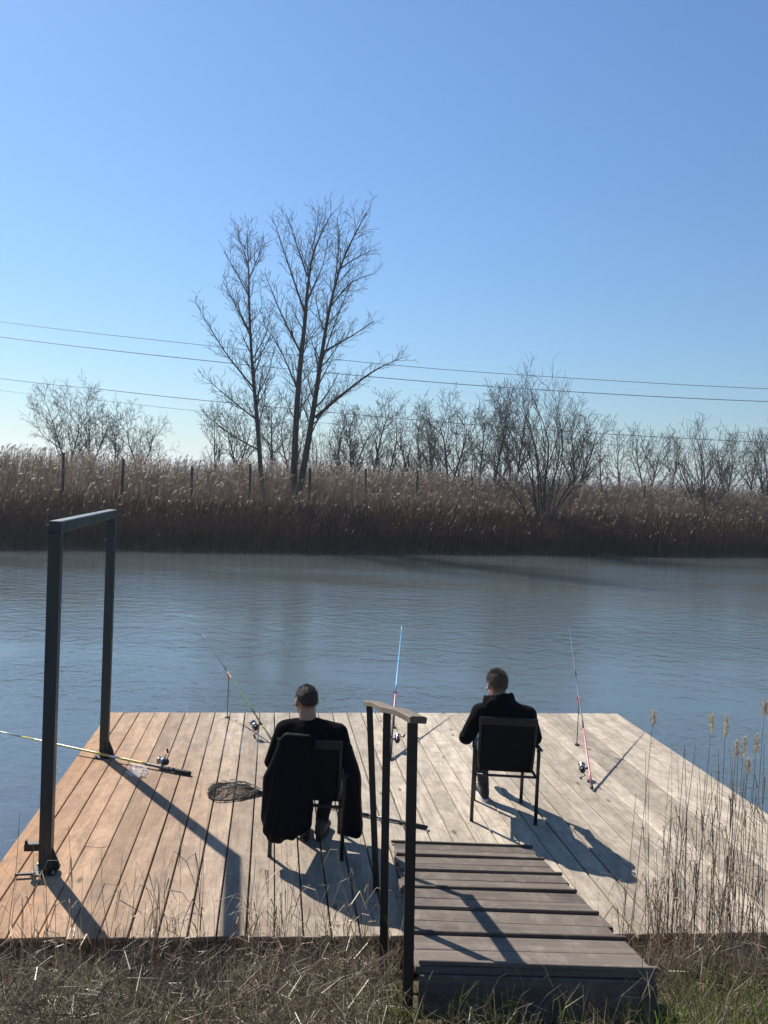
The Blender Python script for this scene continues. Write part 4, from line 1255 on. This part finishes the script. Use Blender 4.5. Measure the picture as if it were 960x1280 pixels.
def reed_field(name, mat, N, d0, d1, hfun, leaf_n, plume_p, label, w_stem, powr=1.0, tmin=0.0, tmax=0.8, lean=0.10):
    x, y, z, d = far_pts(N, d0, d1, powr=powr)
    patch = np.sin(x * 0.7 + 1.3 * np.sin(y * 0.5)) * 0.5 + np.sin(x * 1.9 + y * 0.8) * 0.3
    big = np.sin(x * 0.23 + 2.0) * 0.5 + np.sin(x * 0.41 + d * 0.3) * 0.5
    h = hfun(d) * (1 + 0.07 * patch + 0.05 * big) * RNG.uniform(0.72, 1.08, N)
    base = np.stack([x, y, z - 0.05], 1)
    th = RNG.uniform(0, 2 * np.pi, N)
    ln = np.abs(RNG.normal(0, lean, N))
    tipd = np.stack([np.cos(th) * ln + 0.05, np.sin(th) * ln, np.ones(N)], 1)
    fr = np.array([0, 0.45, 0.8, 1.0])
    P = base[:, None, :] + tipd[:, None, :] * (h[:, None] * fr)[..., None]
    P[:, 1:, 0] += (fr[1:] ** 2)[None, :] * RNG.normal(0.04, 0.05, N)[:, None] * h[:, None]
    sa = RNG.uniform(0, np.pi, N); side = np.stack([np.cos(sa), np.sin(sa) * 0.6, np.zeros(N)], 1); side = unit(side)
    W = w_stem * RNG.uniform(0.7, 1.3, N)[:, None] * np.array([1.0, 0.9, 0.7, 0.35])[None, :]
    tint = np.clip(RNG.normal((tmin + tmax) / 2, (tmax - tmin) / 4, N) + 0.13 * patch + 0.05 * big, tmin, tmax)
    rb = Rib(); rb.add(P, W, side, tint)
    for k in range(leaf_n):
        f = RNG.uniform(0.25, 0.92, N)
        o0 = base + tipd * (h * f)[:, None]; o0[:, 0] += f ** 2 * 0.04 * h
        a = RNG.uniform(0, 2 * np.pi, N); L = RNG.uniform(0.25, 0.55, N)
        dirh = np.stack([np.cos(a), np.sin(a), np.zeros(N)], 1)
        upl = L * RNG.uniform(0.7, 1.0, N)
        Pl = np.stack([o0, o0 + dirh * (L * 0.20)[:, None] + np.array([0, 0, 1]) * (upl * 0.55)[:, None],
                       o0 + dirh * (L * 0.48)[:, None] + np.array([0, 0, 1]) * (upl * RNG.uniform(0.5, 1.0, N))[:, None]], 1)
        sd_ = unit(np.stack([-np.sin(a), np.cos(a), RNG.uniform(-0.5, 0.5, N)], 1))
        rb.add(Pl, np.array([0.006, 0.008, 0.0015])[None, :] * RNG.uniform(0.7, 1.4, N)[:, None], sd_, np.clip(tint + RNG.normal(0.04, 0.08, N), 0, tmax + 0.05))
    if plume_p > 0:
        idx = np.where(RNG.random(N) < plume_p)[0]; n = len(idx)
        tip = P[idx, 3]
        for k in range(4):
            a = RNG.normal(0.4, 0.7, n)
            L = RNG.uniform(0.16, 0.32, n)
            dirh = np.stack([np.cos(a), np.sin(a), np.zeros(n)], 1)
            up_ = RNG.uniform(0.5, 1.0, n)
            o0 = tip - np.array([0, 0, 0.05])
            Pl = np.stack([o0, o0 + dirh * (L * 0.25)[:, None] + np.array([0, 0, 1.0]) * (L * up_ * 0.6)[:, None], o0 + dirh * (L * 0.65)[:, None] + np.array([0, 0, 1.0]) * (L * up_ * 0.75)[:, None]], 1)
            sd_ = unit(np.stack([-np.sin(a), np.cos(a), RNG.uniform(-1, 1, n)], 1))
            rb.add(Pl, np.array([0.010, 0.026, 0.006])[None, :] * RNG.uniform(0.7, 1.3, n)[:, None], sd_, np.clip(RNG.normal(0.88, 0.08, n), 0.7, 1.0))
    o = rb.build(name, mat)
    return tag(o, label, "reeds", kind='stuff')
ground_far = lambda d: np.interp(d, [a for a, _ in FAR_TAB], [b for _, b in FAR_TAB])
canopy = lambda d: np.interp(d, [0, 0.6, 2.0, 4.0, 6.5, 10, 30], [1.55, 2.0, 2.35, 3.1, 3.95, 4.55, 4.75])
reed_field("reed_bed", M['reed'], 36000, 1.6, 18.0, lambda d: canopy(d) - ground_far(d), 3, 0.17, "dense bed of dry brown reeds with pale plumes on the far bank", 0.009, 0.8, 0.0, 0.72)
reed_field("sedge_fringe", M['sedge'], 28000, 0.0, 3.6, lambda d: canopy(d) * 0.92 - ground_far(d), 2, 0.0, "dark reddish brown sedge fringe along the far waterline", 0.011, 1.0, 0.0, 0.85, 0.16)

# ------------------------------------------------------------------ near bank vegetation
def gz_arr(x, y):
    d = near_shore(0) + 0.12 * x - y
    return np.interp(d, [a for a, _ in NEAR_TAB], [b for _, b in NEAR_TAB])
def in_gangway(x, y, m=0.0):
    gx_ = gn_c.x + (y - 3.46) * ((gf_c.x - gn_c.x) / 2.56)
    return (np.abs(x - gx_) < GWID / 2 + m) & (y > 3.42 - m)
def on_deck(x, y):
    rx, ry = x - d_origin.x, y - d_origin.y
    a = rx * dv.x + ry * dv.y; b = rx * du.x + ry * du.y
    return (a > -0.05) & (a < DW + 0.05) & (b > SLANT * (1 - a / DW) - 0.03)

def scatter(N, x0, x1, y0, y1):
    x = RNG.uniform(x0, x1, N); y = RNG.uniform(y0, y1, N)
    k = ~in_gangway(x, y, 0.02) & ~on_deck(x, y) & (near_shore(0) + 0.12 * x - y > 0.1)
    return x[k], y[k]

# matted dead straw
x, y = scatter(78000, -4.4, 5.2, 1.9, 5.2)
kk = RNG.random(len(x)) < np.where((x > 1.2) & (y < 3.85 + 0.05 * x), 0.28, 1.0); x, y = x[kk], y[kk]
kk = (RNG.random(len(x)) < 0.3) | ~((np.abs(x - gn_c.x) < 0.62) & (y > 3.0)); x, y = x[kk], y[kk]
N = len(x); zb = gz_arr(x, y)
a = RNG.uniform(0, 2 * np.pi, N); L = RNG.uniform(0.06, 0.28, N)
clump = 0.5 + 0.5 * np.sin(x * 3.1 + 1.7 * np.sin(y * 2.3)) * np.sin(y * 3.7 + x)
lift = RNG.uniform(0.0, 0.15, N) * (0.35 + 0.9 * clump)
dirh = np.stack([np.cos(a), np.sin(a), np.zeros(N)], 1)
b0 = np.stack([x, y, zb + lift * 0.6], 1)
slope = RNG.normal(0.15, 0.45, N)
up3 = np.array([0, 0, 1.0])
P = np.stack([b0, b0 + dirh * (L * 0.33)[:, None] + up3 * (L * (slope * 0.5 + 0.15))[:, None], b0 + dirh * (L * 0.66)[:, None] + up3 * (L * (slope * 0.7 + 0.18))[:, None] + RNG.normal(0, 0.022, (N, 3)), b0 + dirh * L[:, None] + up3 * (L * slope * 0.55)[:, None] + RNG.normal(0, 0.035, (N, 3))], 1)
P[:, :, 2] = np.maximum(P[:, :, 2], gz_arr(P[:, :, 0], P[:, :, 1]) + 0.004)
side = unit(np.stack([-np.sin(a), np.cos(a), RNG.uniform(-1, 1, N)], 1))
W = RNG.uniform(0.0009, 0.0026, N)[:, None] * np.array([0.8, 1.0, 0.8, 0.25])[None, :]
k = ~(on_deck(P[:, 3, 0], P[:, 3, 1]) & (P[:, 3, 2] < DECKZ + 0.03)) & ~in_gangway(P[:, 3, 0], P[:, 3, 1], 0.0) & ~on_deck(P[:, 2, 0], P[:, 2, 1])
rb = Rib(); rb.add(P[k], W[k], side[k], np.clip(RNG.beta(1.6, 2.3, N) * 0.85 + 0.1 * (clump - 0.5), 0, 0.78)[k])
tag(rb.build("dead_straw", M['straw']), "matted dead straw and broken reed leaves on the near bank", "straw", kind='stuff')

# upright thin dry grass stems in front of the deck
def upright(name, N, xr, yr, hr, mat, label, cat, wid, lean, tint_ab, seed, dens=None, droop=0.25):
    x, y = scatter(N, xr[0], xr[1], yr[0], yr[1])
    if dens is not None:
        kk = RNG.random(len(x)) < dens(x, y); x, y = x[kk], y[kk]
    N = len(x)
    h = RNG.uniform(hr[0], hr[1], N) * RNG.uniform(0.5, 1.0, N)
    a = RNG.uniform(0, 2 * np.pi, N); l = np.abs(RNG.normal(0, lean, N))
    dirh = np.stack([np.cos(a), np.sin(a), np.zeros(N)], 1)
    b0 = np.stack([x, y, gz_arr(x, y) - 0.01], 1)
    fr = np.array([0, 0.35, 0.7, 1.0])
    P = b0[:, None, :] + up3[None, None, :] * (h[:, None] * fr)[..., None] + dirh[:, None, :] * ((l * h)[:, None] * fr ** 1.5)[..., None]
    dr = RNG.uniform(0, droop, N)
    P[:, 3, :] += dirh * (h * dr * 0.5)[:, None] - up3[None, :] * (h * dr * 0.35)[:, None]
    sa = RNG.uniform(0, 2 * np.pi, N); side = np.stack([np.cos(sa), np.sin(sa), np.zeros(N)], 1)
    W = (RNG.uniform(0.6, 1.4, N) * wid)[:, None] * np.array([1.0, 0.95, 0.7, 0.2])[None, :]
    r = Rib(); r.add(P, W, side, np.clip(RNG.uniform(tint_ab[0], tint_ab[1], N), 0, 1))
    o = r.build(name, mat)
    return tag(o, label, cat, kind='stuff')
upright("dry_grass", 24000, (-4.2, 5.2), (2.6, 5.2), (0.14, 0.44), M['straw'], "thin upright dry grass stems along the near bank", "dry grass", 0.0016, 0.40, (0.1, 1.0), 1, lambda x, y: np.clip(0.22 + 0.9 * (y > 3.75 + 0.1 * x) - 0.12 * (x > 1.2), 0, 1), 0.7)
upright("dry_stems", 1700, (-4.0, 5.2), (3.95, 5.1), (0.38, 0.92), M['stalk'], "sparse dry stems standing before the deck edge", "dry stems", 0.0020, 0.16, (0.2, 1.0), 2,
        lambda x, y: np.where(x > 1.2, 0.75, 0.55))
upright("green_grass", 42000, (-4.2, 5.2), (1.9, 4.4), (0.12, 0.30), M['grass'], "fresh green grass growing through the straw", "grass", 0.0022, 0.5, (0.0, 1.0), 3,
        lambda x, y: np.clip(np.where(x > 1.2, 0.85, 0.16 + 0.35 * (x > -0.2)) * np.clip((3.95 + 0.07 * x - y) / 0.5, 0, 1) * (0.35 + 0.65 * (np.sin(x * 5.0) * np.sin(y * 6.0 + x) > -0.15)), 0, 1), 0.6)

# tall single reed stalks that stand clear of the rest
def make_stalk(px, pyt, Y, plume, label, group, seed, lean=0.0, thick=0.0028):
    R = random.Random(seed); rn = np.random.default_rng(seed)
    t = at_y(px, pyt, Y)
    bx, by = t.x - lean, Y + R.uniform(-0.05, 0.05)
    gz = ground_z(bx, by) - 0.03
    o = empty("reed_stalk", (bx, by, gz), 0, label=label, cat="reed", group=group)
    H = t.z - gz
    pts = [Vector((0, 0, 0)), Vector((lean * 0.25 + R.uniform(-.012, .012), R.uniform(-.02, .02), H * 0.35)), Vector((lean * 0.6 + R.uniform(-.012, .012), 0, H * 0.7)), Vector((lean, 0, H))]
    st = MB().tube(smooth_path(pts), [thick * (1 - 0.06 * i) for i in range(10)], 5)
    so = st.build("stem", M['stalk'], o)
    at = so.data.attributes.new("tint", 'FLOAT', 'POINT'); at.data.foreach_set("value", [R.uniform(0.1, 0.95)] * len(so.data.vertices))
    nl = R.randint(2, 4)
    for q in range(nl):
        f = R.uniform(0.2, 0.75); p = Vector((lean * f, 0, H * f)); a = R.uniform(0, 6.28); L = R.uniform(0.12, 0.30)
        Pn = np.array([[p, p + Vector((math.cos(a) * L * .35, math.sin(a) * L * .35, L * .55)), p + Vector((math.cos(a) * L * .7, math.sin(a) * L * .7, L * R.uniform(0.3, 0.7))), p + Vector((math.cos(a) * L, math.sin(a) * L, L * R.uniform(-0.3, 0.5)))]])
        V_, Q_ = ribbons(Pn, np.array([[0.0016, 0.0034, 0.0026, 0.0006]]), np.array([[-math.sin(a), math.cos(a), 0.2]]))
        np_mesh("leaf", V_, Q_, M['stalk'], np.full(len(V_), R.uniform(0.4, 1.0)), parent=o)
    if plume:
        n = 170
        f = rn.random(n) ** 0.8
        PL = R.uniform(0.09, 0.16)
        b0 = np.stack([lean + rn.normal(0, 0.004, n), rn.normal(0, 0.004, n), H - 0.02 + f * PL], 1)
        a = rn.normal(0.3, 1.3, n); L = rn.uniform(0.015, 0.042, n) * (1.2 - 0.8 * f)
        dh = np.stack([np.cos(a), np.sin(a), np.zeros(n)], 1)
        Pn = np.stack([b0, b0 + dh * (L * 0.5)[:, None] + up3 * (L * 0.7)[:, None], b0 + dh * (L * 0.8)[:, None] + up3 * (L * 0.9)[:, None]], 1)
        V_, Q_ = ribbons(Pn, np.array([0.0008, 0.0021, 0.0007])[None, :].repeat(n, 0), unit(np.stack([-np.sin(a), np.cos(a), rn.uniform(-1, 1, n)], 1)))
        np_mesh("plume", V_, Q_, M['plume'], np.repeat(rn.random(n), 6), parent=o)
    return o
gR = "tall reed stalks beside the deck's bleached side"
for i, (px, pyt, Y, ln) in enumerate([(885, 912, 4.72, 0.03), (907, 920, 4.78, 0.02), (916, 945, 4.66, 0.03), (949, 945, 4.70, 0.02), (938, 968, 4.8, -0.02), (932, 948, 4.95, 0.05), (957, 895, 4.62, 0.04), (814, 903, 5.05, 0.06)]):
    make_stalk(px, pyt, Y, True, "tall dry reed stalk with a pale feathery plume beside the deck's bleached side", gR, 100 + i, ln)
rs = random.Random(77)
for i in range(74):
    px = rs.choice((rs.uniform(790, 960), rs.uniform(835, 960)))
    pyt = rs.uniform(925, 1110) if px > 830 else rs.uniform(935, 1120)
    make_stalk(px, pyt, rs.uniform(4.35, 4.95), False, "bare dry reed stalk in the thicket beside the gangway and deck", gR, 200 + i, rs.gauss(0, 0.06), rs.uniform(0.0016, 0.0030))
gL = "dry reed stalks before the stained side of the deck"
for i in range(62):
    px = rs.uniform(0, 470) if i % 3 else rs.uniform(180, 470)
    make_stalk(px, rs.uniform(1010, 1150), rs.uniform(4.15, 4.55), False, "thin dry stalk standing before the steel frame side of the deck", gL, 400 + i, rs.gauss(0, 0.05), rs.uniform(0.0013, 0.0024))

# ------------------------------------------------------------------ thin haze over the flat land
hz = Nt("haze_air")
pv = hz.n("ShaderNodeVolumePrincipled", {"Color": (0.86, 0.92, 1.0, 1), "Density": HAZE, "Anisotropy": 0.35})
hz.t.links.new(pv.outputs[0], hz.out.inputs["Volume"])
hb = MB().box((0, 2700, 22.0), (8300, 6900, 50.0)).build("haze", hz.m)
tag(hb, "thin pale haze lying over the river and fields", "haze", kind='stuff')
